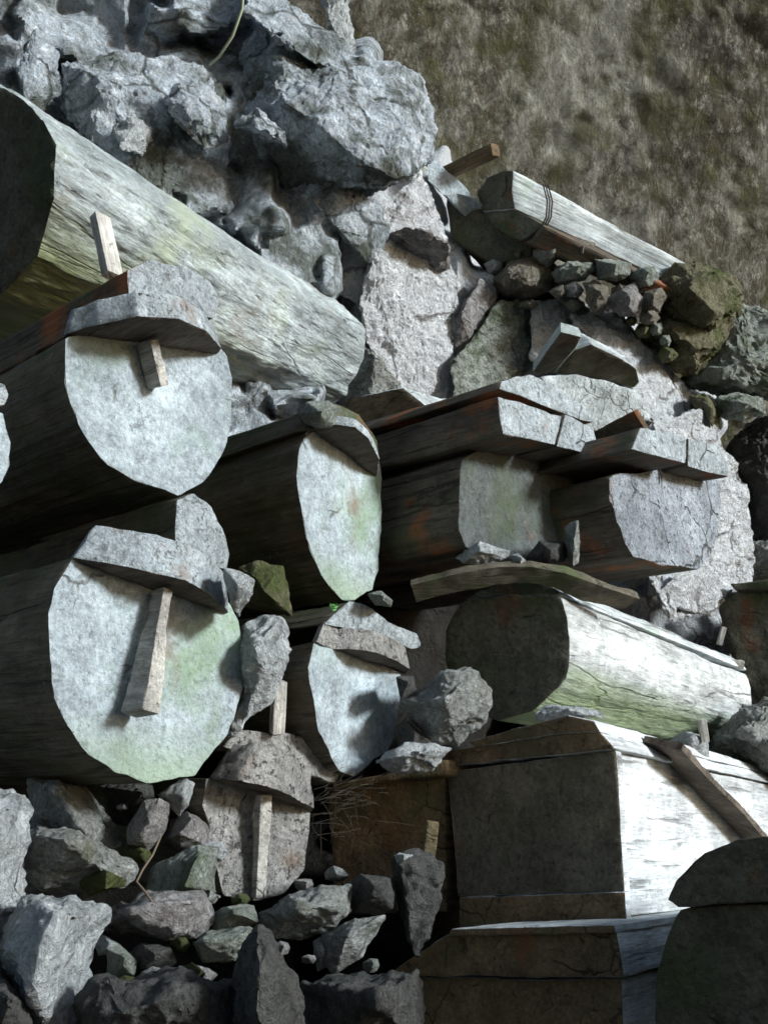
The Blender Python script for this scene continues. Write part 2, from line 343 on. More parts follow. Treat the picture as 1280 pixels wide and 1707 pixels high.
def stone(name, out, d, mat, label, front=(), thick=0.12, jit=0.02, seed=1, cat='rock', group=None, fs=1.7, kind=None, **kw):
    """outline at distance d, ridge points nearer, body behind"""
    rnd = random.Random(seed * 13 + 5)
    cx = sum(p[0] for p in out) / len(out); cy = sum(p[1] for p in out) / len(out)
    pts = [(x, y, d + rnd.uniform(-jit, jit)) for x, y in out]
    pts += [(cx + (x - cx) * 0.72, cy + (y - cy) * 0.72, d + thick * rnd.uniform(0.8, 1.1)) for x, y in out]
    if not front:
        size = math.sqrt(max(1, (max(p[0] for p in out) - min(p[0] for p in out)) * (max(p[1] for p in out) - min(p[1] for p in out))))
        k = size / F * d
        front = [(cx + size * 0.12 + rnd.uniform(-.08, .08) * size, cy - size * 0.16 + rnd.uniform(-.1, .1) * size, -0.62 * k), (cx + size * 0.05, cy + rnd.uniform(0, .2) * size, -0.5 * k)]
    pts += [(x, y, d + o * (fs if kind is None else 1.0)) for x, y, o in front]
    s = max(max(p[0] for p in out) - min(p[0] for p in out), max(p[1] for p in out) - min(p[1] for p in out)) / F * d
    kw.setdefault('bev', s * 0.012); kw.setdefault('fine', max(0.009, s * 0.045)); kw.setdefault('amp', (s * 0.09, s * 0.035))
    return hull(name, pts, mat, label, cat, group, seed=seed, kind=kind, **kw)

AX = Vector((-0.74, -0.18, 0.65)).normalized(); NX = -AX          # coffins that run back to the left
BX = Vector((0.56, -0.27, 0.78)).normalized(); NB = -BX           # coffins that run back to the right
exec_parts = []
#--SETTING--
# ------------------------------------------------------------------ setting
def sdist(poly, X, Y):
    d = np.full(X.shape, 1e9); inside = np.zeros(X.shape, bool)
    n = len(poly)
    for i in range(n):
        x1, y1 = poly[i]; x2, y2 = poly[(i + 1) % n]
        dx, dy = x2 - x1, y2 - y1; t = np.clip(((X - x1) * dx + (Y - y1) * dy) / (dx * dx + dy * dy + 1e-9), 0, 1)
        d = np.minimum(d, np.hypot(X - x1 - t * dx, Y - y1 - t * dy))
        cond = ((y1 > Y) != (y2 > Y)) & (X < (x2 - x1) * (Y - y1) / (y2 - y1 + 1e-12) + x1)
        inside ^= cond
    return np.where(inside, -d, d)
def relief(name, x0, x1, y0, y1, step, depthfn, mat, seed, cell, tilt, amp, clipd=None):
    rs = np.random.RandomState(seed)
    xs = np.arange(x0, x1 + 1, step); ys = np.arange(y0, y1 + 1, step)
    X, Y = np.meshgrid(xs, ys)
    # wobble the mass outlines so that edges are broken
    wob = np.array([[N(Vector((x / 45.0, y / 45.0, seed))) for x in xs] for y in ys])
    wob2 = np.array([[N(Vector((x / 16.0, y / 16.0, seed + 9))) for x in xs] for y in ys])
    D = depthfn(X + wob * 26 + wob2 * 8, Y + wob2 * 10 - wob * 18)
    ncell = max(4, int((x1 - x0) * (y1 - y0) / cell ** 2))
    cx = rs.uniform(x0, x1, ncell); cy = rs.uniform(y0, y1, ncell); gx = rs.normal(0, tilt, ncell); gy = rs.normal(0, tilt, ncell); o = rs.normal(0, tilt * cell * 0.35, ncell)
    Xw = X + wob * cell * 0.35; Yw = Y + wob2 * cell * 0.2
    best = np.full(X.shape, 1e9); idx = np.zeros(X.shape, int)
    for k in range(ncell):
        dd = (Xw - cx[k]) ** 2 + (Yw - cy[k]) ** 2; mk = dd < best; best[mk] = dd[mk]; idx[mk] = k
    D = D + gx[idx] * (X - cx[idx]) + gy[idx] * (Y - cy[idx]) + o[idx]
    for _ in range(2):
        E = np.pad(D, 1, mode='edge'); D = (4 * D + E[1:-1, :-2] + E[1:-1, 2:] + E[:-2, 1:-1] + E[2:, 1:-1]) / 8
    V = []
    for j in range(len(ys)):
        for i in range(len(xs)):
            p = cs(xs[i], ys[j], D[j, i])
            q = p * 3.0
            a = amp * (N(q) + 0.5 * N(q * 2.3) + 0.30 * N(q * 5.1) + 0.18 * N(q * 11.0))
            r = p.normalized() * -a + Vector((0.4, 0.3, 0)) * a * 0.6
            V.append(W(p + r))
    nx = len(xs); Fc = [(j * nx + i, j * nx + i + 1, (j + 1) * nx + i + 1, (j + 1) * nx + i) for j in range(len(ys) - 1) for i in range(nx - 1)]
    me = bpy.data.meshes.new(name); me.from_pydata([tuple(v) for v in V], [], Fc); me.materials.append(mat)
    me.polygons.foreach_set('use_smooth', [True] * len(me.polygons)); me.set_sharp_from_angle(angle=math.radians(50))
    o = bpy.data.objects.new(name, me); C.objects.link(o); o['kind'] = 'structure'
    return o

# ground: one sheet far below, then the scree the coffins lie on, the cliff and the cave wall
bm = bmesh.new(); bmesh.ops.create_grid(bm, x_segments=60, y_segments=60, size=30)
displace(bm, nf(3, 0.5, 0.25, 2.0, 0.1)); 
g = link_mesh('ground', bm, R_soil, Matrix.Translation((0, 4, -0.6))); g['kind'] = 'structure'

def wall_depth(X, Y):
    return 6.35 + 0.00020 * (X - 900) + 0.0009 * (Y - 300) + 0.05 * np.sin(X / 120.0 + Y / 260.0)
relief('cave_wall', 300, 2300, -500, 1100, 6, wall_depth, R_wall, 5, 260, 0.00003, 0.010)

UL = [(-500, -500), (430, -500), (420, 0), (480, 50), (530, 85), (620, 95), (650, 118), (662, 160), (672, 235), (662, 264), (620, 310), (570, 400), (520, 900), (-500, 900)]
CT = [(600, 250), (724, 262), (742, 370), (800, 432), (840, 480), (880, 498), (960, 488), (1010, 515), (1082, 570), (1120, 640), (1178, 680), (1215, 780), (1240, 810), (1258, 965), (1215, 1100), (1150, 1300), (900, 1300), (760, 900), (560, 720), (560, 500)]
def cliff_depth(X, Y):
    s1 = sdist(UL, X, Y)
    d1 = 4.02 + 0.0007 * (X - 0) - 0.0006 * (Y - 150)
    d1 = d1 + np.maximum(s1, 0) * 0.07 + 0.15 * np.exp(np.minimum(s1, 0) / 18.0)
    return np.minimum(d1, 8.5)
def slope_depth(X, Y):
    s2 = sdist(CT, X, Y)
    d2 = 4.88 + 0.0017 * (X - 700) - 0.0003 * (Y - 500)
    d2 = d2 + np.maximum(s2, 0) * 0.07 + 0.12 * np.exp(np.minimum(s2, 0) / 15.0)
    return np.minimum(d2, 9.0)
relief('cliff_face', -500, 860, -500, 1000, 5, cliff_depth, R_cliff, 11, 85, 0.0014, 0.050)
relief('cliff_slope', 480, 1450, 180, 1400, 6, slope_depth, R_lilac, 12, 110, 0.0009, 0.022)
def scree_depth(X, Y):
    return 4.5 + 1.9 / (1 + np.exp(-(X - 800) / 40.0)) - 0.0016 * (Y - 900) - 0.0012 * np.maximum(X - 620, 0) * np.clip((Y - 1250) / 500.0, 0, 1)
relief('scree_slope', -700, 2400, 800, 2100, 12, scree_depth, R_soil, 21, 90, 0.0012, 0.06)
#--OBJECTS--
# ------------------------------------------------------------------ cliff outcrops (part of the terrain)
def crop(name, out, d, mat, front, thick=0.5, seed=1, **kw):
    kw.setdefault('fine', 0.028); kw.setdefault('amp', (0.05, 0.022)); kw.setdefault('bev', 0.02)
    stone(name, out, d, mat, None, front=front, thick=thick, seed=seed, cat=None, kind='structure', jit=0.04, **kw)
HK = dict(kind='structure', bev=0.008, fine=0.022, amp=(0.028, 0.016))
def ledge_rock(pts, mat, seed, **k):
    kk = dict(HK); kk.update(k); hull('cliff_outcrop', pts, mat, seed=seed, **kk)
# overhanging block with its brown underside
ledge_rock([(385, 190, 4.35), (478, 172, 4.02), (540, 215, 4.0), (600, 265, 4.05), (668, 300, 4.15), (610, 326, 4.50), (480, 332, 4.65), (388, 338, 4.6), (430, 100, 4.3), (520, 75, 4.35), (620, 95, 4.45), (700, 122, 4.6), (730, 215, 4.6), (722, 262, 4.6), (560, 120, 4.15), (680, 200, 4.3), (500, 200, 5.0), (700, 150, 5.1)], R_cliff, 31)
ledge_rock([(392, 90, 4.35), (440, 30, 4.35), (520, 60, 4.3), (560, 130, 4.25), (480, 170, 4.15), (400, 170, 4.3), (470, 100, 4.15), (450, 100, 4.8)], R_cliff, 32)
ledge_rock([(410, -60, 4.3), (460, -20, 4.3), (520, 40, 4.38), (568, 82, 4.42), (600, 100, 4.4), (560, 130, 4.2), (470, 70, 4.12), (410, 20, 4.1), (500, 60, 4.7)], R_cliff, 28)
ledge_rock([(100, 175, 3.95), (100, 105, 3.9), (200, 88, 4.0), (330, 105, 4.12), (376, 140, 4.2), (385, 245, 4.2), (384, 360, 4.2), (250, 330, 3.95), (150, 250, 3.85), (170, 130, 3.8), (280, 170, 3.95), (300, 200, 4.7)], R_cliff, 33)
ledge_rock([(270, 160, 3.85), (300, 140, 3.85), (350, 132, 3.98), (380, 178, 4.05), (384, 240, 4.05), (340, 250, 3.98), (300, 205, 3.80), (320, 190, 3.78), (330, 190, 4.4)], R_cliff, 35)
ledge_rock([(190, 215, 3.75), (225, 190, 3.75), (255, 215, 3.85), (240, 260, 3.85), (205, 250, 3.72), (225, 225, 4.3)], R_pale, 36)
ledge_rock([(30, 120, 3.7), (60, 40, 3.8), (95, 80, 3.85), (100, 150, 3.85), (70, 200, 3.8), (40, 170, 3.65), (60, 120, 4.3)], R_cliff, 30)
ledge_rock([(390, 205, 3.98), (430, 180, 3.95), (478, 215, 4.0), (480, 245, 4.02), (450, 225, 3.9), (430, 230, 4.2)], R_cliff, 29)
ledge_rock([(540, 0, 4.4), (548, -60, 4.4), (570, -60, 4.4), (585, 40, 4.45), (592, 85, 4.5), (565, 82, 4.4), (545, 40, 4.35), (565, 20, 4.8)], R_pale, 37)
ledge_rock([(652, 388, 4.45), (700, 382, 4.40), (748, 405, 4.5), (746, 445, 4.7), (720, 458, 4.75), (680, 432, 4.75), (655, 425, 4.7), (700, 420, 5.1)], R_pink, 39)
ledge_rock([(430, 350, 4.35), (470, 325, 4.42), (560, 330, 4.42), (605, 400, 4.5), (625, 470, 4.58), (618, 525, 4.6), (560, 480, 4.5), (450, 410, 4.36), (530, 420, 5.0)], R_lilac, 41, amp=(0.012, 0.008))
ledge_rock([(515, 330, 4.25), (580, 318, 4.32), (640, 340, 4.42), (652, 395, 4.48), (636, 465, 4.5), (622, 400, 4.4), (560, 380, 4.28), (600, 350, 4.7)], R_cliff, 43)
ledge_rock([(578, 655, 4.5), (600, 572, 4.45), (625, 590, 4.3), (668, 640, 4.5), (655, 705, 4.55), (590, 720, 4.5), (620, 650, 4.35), (620, 650, 4.9)], R_grey, 45)
ledge_rock([(748, 545, 4.85), (800, 466, 4.85), (828, 480, 4.9), (822, 560, 4.95), (790, 612, 4.9), (752, 604, 4.85), (770, 520, 4.72), (790, 540, 5.3)], R_pink, 46, amp=(0.02, 0.01))
# big pale slabs down the centre and along the right, facing the light
ledge_rock([(632, 350, 4.50), (700, 280, 4.62), (738, 370, 4.72), (765, 500, 4.80), (752, 640, 4.80), (735, 690, 4.8), (670, 660, 4.62), (610, 570, 4.50), (600, 500, 4.45), (622, 430, 4.42), (680, 480, 5.2)], R_lilac, 47, amp=(0.02, 0.014))
ledge_rock([(752, 610, 4.70), (815, 560, 4.82), (835, 500, 4.88), (890, 500, 5.02), (898, 600, 5.02), (840, 660, 4.92), (760, 690, 4.72), (850, 560, 5.4)], R_green, 48, amp=(0.02, 0.014))
ledge_rock([(885, 500, 4.90), (960, 490, 5.0), (985, 515, 5.05), (950, 550, 4.95), (910, 620, 4.88), (885, 600, 4.85), (930, 550, 5.4)], R_pale, 49, amp=(0.02, 0.014))
ledge_rock([(950, 525, 4.90), (1020, 515, 5.0), (1085, 575, 5.1), (1120, 645, 5.2), (1180, 690, 5.35), (1130, 720, 5.0), (1080, 700, 4.8), (1050, 640, 4.8), (1000, 580, 4.85), (1060, 640, 5.7)], R_lilac, 50, amp=(0.03, 0.016))
ledge_rock([(1085, 700, 4.55), (1180, 685, 4.95), (1222, 780, 5.1), (1245, 810, 5.2), (1260, 960, 5.25), (1240, 985, 5.2), (1150, 1010, 4.75), (1120, 1040, 4.6), (1080, 960, 4.5), (1080, 800, 4.45), (1150, 850, 5.7)], R_lilac, 51, amp=(0.03, 0.016))
ledge_rock([(1085, 1000, 4.55), (1130, 955, 4.55), (1200, 960, 4.75), (1195, 1010, 4.8), (1188, 1030, 4.8), (1120, 1010, 4.6), (1140, 990, 5.2)], R_lilac, 52, amp=(0.01, 0.008))

# ------------------------------------------------------------------ coffins
def coffin(label, ref, axis, group=None):
    return empty('coffin', label, 'coffin', frame(axis, W(cs(*ref))), group or 'coffins stacked against the cliff')

# A: broad hewn coffin across the upper left
t = coffin('huge greyish hewn log coffin slanting across the upper left below the cliff', (60, 480, 3.1), BX); M = t.matrix_world.copy()
AB = Vector((0.55, -0.17, 0.82)).normalized(); 
prism('body', [(40, 166), (72, 198), (94, 238), (90, 330), (62, 428), (10, 485), (-40, 515), (-110, 535), (-240, 480), (-260, 300), (-120, 170), (-20, 140)], (60, 380, 2.95), Vector((-0.62, -0.08, -0.78)), AB * 1.66, [M_grey_side, M_face_dark], M, t, taper=0.86, seed=2, amp=(0.020, 0.009), bev=0.014, fine=0.026)


# B: upper left coffin with the bright oval end
t = coffin('log coffin with bright oval end, half-round ledge and short peg, at upper left', (250, 830, 2.3), AX); M = t.matrix_world.copy()
P0 = (250, 690, 2.3)
prism('body', [(110, 560), (108, 640), (122, 690), (150, 740), (178, 775), (225, 800), (300, 826), (340, 806), (368, 765), (388, 710), (390, 650), (380, 590), (340, 560), (230, 545)], P0, NX, AX * 1.9, [M_side, M_face], M, t, taper=0.97, seed=4, rnd=True, bev=0.008)
prism('lid', [(214, 505), (213, 448), (245, 434), (318, 448), (352, 470), (364, 498), (358, 530), (290, 520)], P0, NX, AX * 1.85, [M_side_rust, M_lid], M, t, taper=0.97, seed=5, rnd=True, off=0.02, bev=0.006)
shelf('ledge', [(112, 557), (160, 543), (230, 527), (300, 532), (345, 552), (371, 582)], [(112, 557), (370, 592)], P0, NX, 0.062, [M_lid, M_under], M, t, top=0.90, seed=6)
bar('peg', on(246, 568, P0, NX, 0.045), on(264, 645, P0, NX, 0.030), 0.026, 0.05, [M_pegwood], M, t, seed=7, rot=0.9)

# C: lower left coffin with the long nose peg
t = coffin('big log coffin whose pale round end has a long nose-like peg under thick ledge', (240, 1300, 2.15), AX); M = t.matrix_world.copy()
P0 = (245, 1110, 2.15)
prism('body', [(122, 928), (92, 980), (80, 1020), (84, 1090), (90, 1160), (115, 1215), (150, 1262), (195, 1290), (248, 1308), (330, 1295), (352, 1262), (385, 1225), (405, 1150), (412, 1090), (402, 1030), (385, 1000), (300, 960)], P0, NX, AX * 1.9, [M_side, M_face_green], M, t, taper=0.97, seed=8, rnd=True, bev=0.008)
prism('lid', [(292, 900), (295, 832), (322, 824), (352, 846), (374, 882), (382, 925), (378, 950), (300, 925)], P0, NX, AX * 1.85, [M_side, M_lid], M, t, taper=0.97, seed=9, rnd=True, off=0.02)
shelf('ledge', [(122, 930), (180, 938), (245, 951), (310, 968), (350, 992), (385, 1024)], [(124, 934), (385, 1028)], P0, NX, 0.085, [M_lid, M_under], M, t, top=0.84, seed=10)
bar('peg', on(270, 985, P0, NX, 0.04), on(234, 1188, P0, NX, 0.055), 0.026, 0.040, [M_pegwood], M, t, seed=11, rot=0.95, taper=1.65, amp=0.004)

# D: narrow face in the middle
t = coffin('log coffin with narrow pale green-streaked end, left of centre', (570, 1000, 2.85), AX); M = t.matrix_world.copy()
P0 = (565, 860, 2.85); ND = Vector((0.86, 0.10, -0.50)).normalized()
prism('body', [(512, 722), (499, 748), (494, 790), (503, 850), (512, 900), (536, 962), (572, 1001), (592, 999), (622, 982), (630, 950), (636, 880), (636, 800), (632, 765), (600, 735), (545, 712)], P0, ND, AX * 1.8, [M_side, M_face_green], M, t, taper=0.97, seed=12, rnd=True, bev=0.010)
prism('lid', [(508, 715), (520, 680), (560, 672), (600, 690), (632, 735), (634, 765), (590, 730)], P0, ND, AX * 1.7, [M_side, M_face_dark], M, t, taper=0.97, seed=13, off=0.02)
shelf('ledge', [(535, 708), (562, 708), (592, 712), (616, 732), (633, 766)], [(518, 718), (634, 800)], P0, ND, 0.03, [M_lid, M_under], M, t, top=0.92, seed=14, maxp=0.3)
stone('stone', [(497, 690), (510, 670), (548, 667), (567, 680), (560, 712), (535, 714), (508, 706)], 2.72, R_green, 'rounded pale green stone on the lid of the narrow-ended coffin', thick=0.08, seed=15, amp=(0.006, 0.002), bev=0.015)

# E: below D
t = coffin('log coffin with tapering pale end under a rounded ledge, left of the dark log end', (590, 1290, 2.7), AX); M = t.matrix_world.copy()
P0 = (595, 1180, 2.7)
prism('body', [(523, 1070), (517, 1100), (515, 1138), (525, 1170), (530, 1220), (548, 1250), (566, 1288), (590, 1294), (612, 1278), (648, 1250), (664, 1190), (672, 1125), (600, 1085)], P0, ND, AX * 1.6, [M_side, M_face], M, t, taper=0.95, seed=16, rnd=True, bev=0.010)
prism('lid', [(540, 1040), (583, 1000), (605, 1004), (650, 1038), (692, 1058), (697, 1074), (684, 1080), (640, 1060), (590, 1050)], P0, ND, AX * 1.5, [M_side, M_lid], M, t, taper=0.95, seed=17, rnd=True, off=0.02)
shelf('ledge', [(527, 1071), (545, 1083), (590, 1084), (628, 1089), (662, 1102), (684, 1117)], [(527, 1074), (684, 1124)], P0, ND, 0.062, [M_lid_rough, M_under], M, t, top=0.86, seed=18)

# F: small coffin below, with rough ledge and post
t = coffin('small decayed log coffin with a crusty brown half-moon ledge and slim post, low centre left', (430, 1500, 2.45), AX); M = t.matrix_world.copy()
P0 = (430, 1400, 2.45)
prism('body', [(345, 1296), (338, 1345), (350, 1378), (345, 1405), (360, 1440), (372, 1492), (430, 1502), (478, 1490), (510, 1450), (520, 1350), (440, 1300)], P0, NX, AX * 1.2, [M_side, M_lid_rough], M, t, taper=0.95, seed=19, rnd=True, bev=0.012)
prism('lid', [(372, 1245), (400, 1216), (445, 1222), (492, 1222), (532, 1242), (556, 1280), (560, 1305), (520, 1290), (440, 1262)], P0, NX, AX * 1.1, [M_side, M_lid_rough], M, t, taper=0.95, seed=20, rnd=True, off=0.02, amp=(0.016, 0.010))
shelf('ledge', [(350, 1299), (400, 1301), (445, 1311), (482, 1325), (503, 1339), (526, 1350)], [(350, 1300), (526, 1356)], P0, NX, 0.095, [M_lid_rough, M_under], M, t, top=0.74, seed=21, amp=0.010)
bar('post', on(440, 1325, P0, NX, 0.04), on(431, 1497, P0, NX, 0.03), 0.030, 0.030, [M_pegwood], M, t, seed=22, rot=0.6)

# G: coffin with split bright lid end
t = coffin('hewn coffin with a split, bright-ended lid block over its shadowed end', (860, 950, 3.1), AX); M = t.matrix_world.copy()
P0 = (860, 860, 3.15)
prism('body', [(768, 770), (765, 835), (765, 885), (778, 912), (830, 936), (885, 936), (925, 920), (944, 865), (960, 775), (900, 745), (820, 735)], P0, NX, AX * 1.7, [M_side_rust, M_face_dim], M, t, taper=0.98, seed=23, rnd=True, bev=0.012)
prism('lid', [(830, 662), (833, 700), (838, 722), (880, 731), (925, 742), (931, 722), (938, 693), (880, 675)], P0, NX, AX * 1.9, [M_side_rust, M_lid], M, t, taper=0.97, seed=24, off=0.16, bev=0.006)
prism('lid', [(941, 693), (934, 722), (928, 744), (988, 760), (993, 732), (988, 712)], P0, NX, AX * 1.9, [M_side_rust, M_lid], M, t, taper=0.97, seed=124, off=0.155, bev=0.006)
prism('lid_board', [(832, 648), (836, 636), (862, 624), (884, 622), (922, 640), (952, 664), (986, 688), (990, 704), (968, 700), (885, 668)], P0, NX, AX * 1.9, [M_side_rust, M_lid], M, t, taper=0.97, seed=25, off=0.14, bev=0.008)

# H: right neighbour
t = coffin('hewn coffin with cracked bluish end, stained orange under its lid block', (1100, 950, 3.35), AX); M = t.matrix_world.copy()
P0 = (1110, 870, 3.42)
prism('body', [(1017, 795), (1015, 832), (1030, 872), (1044, 910), (1056, 930), (1100, 940), (1166, 950), (1186, 920), (1196, 890), (1203, 800), (1120, 780)], P0, NX, AX * 1.25, [M_side_rust, M_face_cracked], M, t, taper=0.98, seed=26, rnd=True, bev=0.012)
prism('lid', [(1052, 749), (1067, 713), (1144, 728), (1143, 773)], P0, NX, AX * 1.5, [M_side_rust, M_lid], M, t, taper=0.97, seed=27, off=0.12, bev=0.006)
prism('lid', [(1147, 731), (1196, 745), (1214, 782), (1213, 794), (1180, 788), (1146, 777)], P0, NX, AX * 1.5, [M_side_rust, M_lid], M, t, taper=0.97, seed=127, off=0.10, bev=0.006)
bar('lid_board', (1072, 704, 3.40), (975, 752, 3.80), 0.10, 0.02, [M_side_rust], M, t, seed=28)

# I: coffin end wedged on the white rock
t = coffin('short grey coffin with notched dark front, wedged against the white rock slope', (980, 650, 3.9), AX); M = t.matrix_world.copy()
NI = Vector((-0.15, -0.62, -0.77)).normalized()
prism('lid', [(926, 622), (958, 584), (985, 574), (1035, 598), (1062, 614), (1068, 638), (1058, 650), (1000, 634)], (990, 610, 3.85), NI, Vector((0.02, 0.10, 0.30)), [M_sunlit, M_side], M, t, seed=29, bev=0.01)
prism('end_board', [(888, 620), (934, 552), (968, 562), (958, 580), (926, 618), (905, 624)], (930, 590, 3.82), Vector((-0.35, -0.35, -0.86)), Vector((0.02, 0.06, 0.12)), [M_sunlit, M_side], M, t, seed=30, bev=0.006)
prism('body', [(900, 628), (960, 622), (1060, 650), (1085, 700), (1050, 705), (1000, 722), (960, 700)], (990, 665, 3.8), Vector((0.42, -0.05, -0.9)), Vector((-0.05, 0.0, 0.45)), [M_sunlit], M, t, seed=31, bev=0.01)
0 and prism('roof', [(934, 548), (985, 553), (1040, 580), (1068, 606), (1066, 618), (1035, 597), (985, 575), (958, 581)], (990, 580, 3.80), Vector((0.3, 0.1, -0.93)), Vector((0.02, 0.12, 0.30)), [M_sunlit], M, t, seed=32, bev=0.01)

# J: great log with dark end and white flank
CXX = Vector((0.60, -0.25, 0.76)).normalized()
t = coffin('large log coffin with dark mossy round end and white sunlit flank, right of centre', (850, 1190, 3.05), CXX); M = t.matrix_world.copy()
P0 = (850, 1090, 3.05); NJ = Vector((-0.42, 0.05, -0.90)).normalized()
prism('body', [(820, 994), (935, 995), (946, 1030), (951, 1080), (945, 1128), (925, 1152), (885, 1188), (830, 1200), (790, 1190), (760, 1160), (744, 1110), (742, 1050), (770, 1003)], P0, NJ, CXX * 1.75, [M_sunlit_green, M_face_dark], M, t, taper=0.93, seed=33, rnd=True, bev=0.015)
prism('lid', [(772, 1000), (800, 982), (850, 970), (905, 964), (930, 985), (936, 993), (820, 992)], P0, NJ, CXX * 1.75, [M_sunlit, M_face_dark], M, t, taper=0.93, seed=34, off=0.0, bev=0.010)
bar('peg', (1206, 1105, 4.25), (1238, 1108, 4.25), 0.035, 0.035, [M_pegwood], M, t, seed=35)

# K: long dark plank draped over it
def swept(name, pts, wid, th, mat, label, cat, seed=1, normal=Vector((0, 0.8, -0.6))):
    P = [cs(*p) for p in pts]; M = Matrix.Translation(W(P[len(P) // 2])); Mi = M.inverted(); bm = bmesh.new(); prev = None
    for i, p in enumerate(P):
        x = (P[min(i + 1, len(P) - 1)] - P[max(i - 1, 0)]).normalized(); n = (normal - x * normal.dot(x)).normalized(); y = n.cross(x)
        ww = wid * (0.8 + 0.4 * abs(N(Vector((i * .7, seed, 0)))))
        ring = [bm.verts.new(Mi @ W(p + y * a * ww / 2 + n * b * th / 2)) for a, b in ((-1, -1), (1, -1), (1, 1), (-1, 1))]
        if prev:
            for k in range(4): bm.faces.new((prev[k], prev[(k + 1) % 4], ring[(k + 1) % 4], ring[k]))
        else: bm.faces.new(ring)
        prev = ring
    bm.faces.new(prev[::-1]); bmesh.ops.recalc_face_normals(bm, faces=bm.faces[:])
    refine(bm, 0.02); displace(bm, nf(seed, 9, 0.006, 30, 0.003))
    return tag(link_mesh(name, bm, mat, M), label, cat)
swept('warped_plank', [(690, 985, 2.95), (760, 968, 2.93), (830, 955, 2.92), (880, 953, 2.92), (930, 962, 2.95), (990, 985, 3.02), (1050, 1002, 3.12)], 0.075, 0.025, M_side, 'long dark warped plank lying over the big mossy-ended log', 'plank', 36, normal=Vector((-0.25, -0.55, -0.80)))

# L: sawn box coffin
t = coffin('plank box coffin with dark square front and brilliant white long side', (900, 1540, 2.5), BX); M = t.matrix_world.copy()
P0 = (1030, 1400, 2.5)
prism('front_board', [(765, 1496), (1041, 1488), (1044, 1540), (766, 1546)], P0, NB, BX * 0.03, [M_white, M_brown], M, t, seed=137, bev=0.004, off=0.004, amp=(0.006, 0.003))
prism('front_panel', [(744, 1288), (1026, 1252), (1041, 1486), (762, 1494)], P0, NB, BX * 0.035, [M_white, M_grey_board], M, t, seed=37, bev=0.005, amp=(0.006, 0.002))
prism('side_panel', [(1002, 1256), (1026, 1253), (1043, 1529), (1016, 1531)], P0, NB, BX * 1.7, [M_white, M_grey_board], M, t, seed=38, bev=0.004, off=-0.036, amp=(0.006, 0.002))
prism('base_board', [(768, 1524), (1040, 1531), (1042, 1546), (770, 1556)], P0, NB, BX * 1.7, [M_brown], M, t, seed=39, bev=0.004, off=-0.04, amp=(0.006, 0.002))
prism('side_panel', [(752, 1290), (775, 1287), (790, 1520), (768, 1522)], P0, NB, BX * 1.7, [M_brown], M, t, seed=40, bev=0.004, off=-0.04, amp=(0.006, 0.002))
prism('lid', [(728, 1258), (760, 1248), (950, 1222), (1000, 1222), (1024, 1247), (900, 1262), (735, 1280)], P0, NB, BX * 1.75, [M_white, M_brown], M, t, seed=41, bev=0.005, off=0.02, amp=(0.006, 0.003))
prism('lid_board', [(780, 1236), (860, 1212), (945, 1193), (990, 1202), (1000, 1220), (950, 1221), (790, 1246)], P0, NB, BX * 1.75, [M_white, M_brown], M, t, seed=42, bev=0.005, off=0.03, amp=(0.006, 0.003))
bar('batten', (722, 1370, 2.45), (702, 1535, 2.42), 0.03, 0.03, [M_brown], M, t, seed=43)
E1 = hit(1026, 1253, cs(*P0), NB); E2 = hit(1043, 1529, cs(*P0), NB); NS = (E2 - E1).cross(BX).normalized()
if NS.x < 0: NS = -NS
def ons(px, py, off):
    q = hit(px, py, E1 + NS * off, NS); return (px, py, q.z)
swept('leaning_plank', [ons(1104, 1238, .03), ons(1150, 1290, .02), ons(1205, 1345, .02), ons(1262, 1410, .02)], 0.14, 0.018, M_under, 'dark splintered plank leaning diagonally on the white side of the box', 'plank', 44, normal=Vector((-0.62, -0.10, -0.78)))

# M: brown box behind left
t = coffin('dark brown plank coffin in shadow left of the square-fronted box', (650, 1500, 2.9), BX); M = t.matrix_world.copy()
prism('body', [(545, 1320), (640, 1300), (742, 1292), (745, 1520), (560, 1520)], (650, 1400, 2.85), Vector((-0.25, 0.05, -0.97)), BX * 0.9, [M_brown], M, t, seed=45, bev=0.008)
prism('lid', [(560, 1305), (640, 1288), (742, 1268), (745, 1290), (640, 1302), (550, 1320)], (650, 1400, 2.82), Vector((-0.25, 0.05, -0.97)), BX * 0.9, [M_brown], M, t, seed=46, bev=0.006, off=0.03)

# N: lower box
t = coffin('brown plank coffin with sloping lid at the bottom, under the square-fronted box', (850, 1720, 2.25), BX); M = t.matrix_world.copy()
P0 = (850, 1650, 2.25)
prism('body', [(662, 1630), (1036, 1632), (1042, 1800), (672, 1800)], P0, NB, BX * 1.5, [M_sunlit, M_brown], M, t, seed=47, bev=0.006, amp=(0.006, 0.003))
prism('lid', [(650, 1618), (700, 1586), (752, 1553), (800, 1549), (1025, 1545), (1034, 1590), (1040, 1628), (655, 1630)], P0, NB, BX * 1.5, [M_sunlit, M_brown], M, t, seed=48, bev=0.008, off=0.03, amp=(0.006, 0.003))
prism('lid_board', [(745, 1560), (752, 1549), (1024, 1541), (1026, 1556)], P0, NB, BX * 1.4, [M_sunlit, M_brown], M, t, seed=49, bev=0.003, off=0.05, amp=(0.003, 0.002))

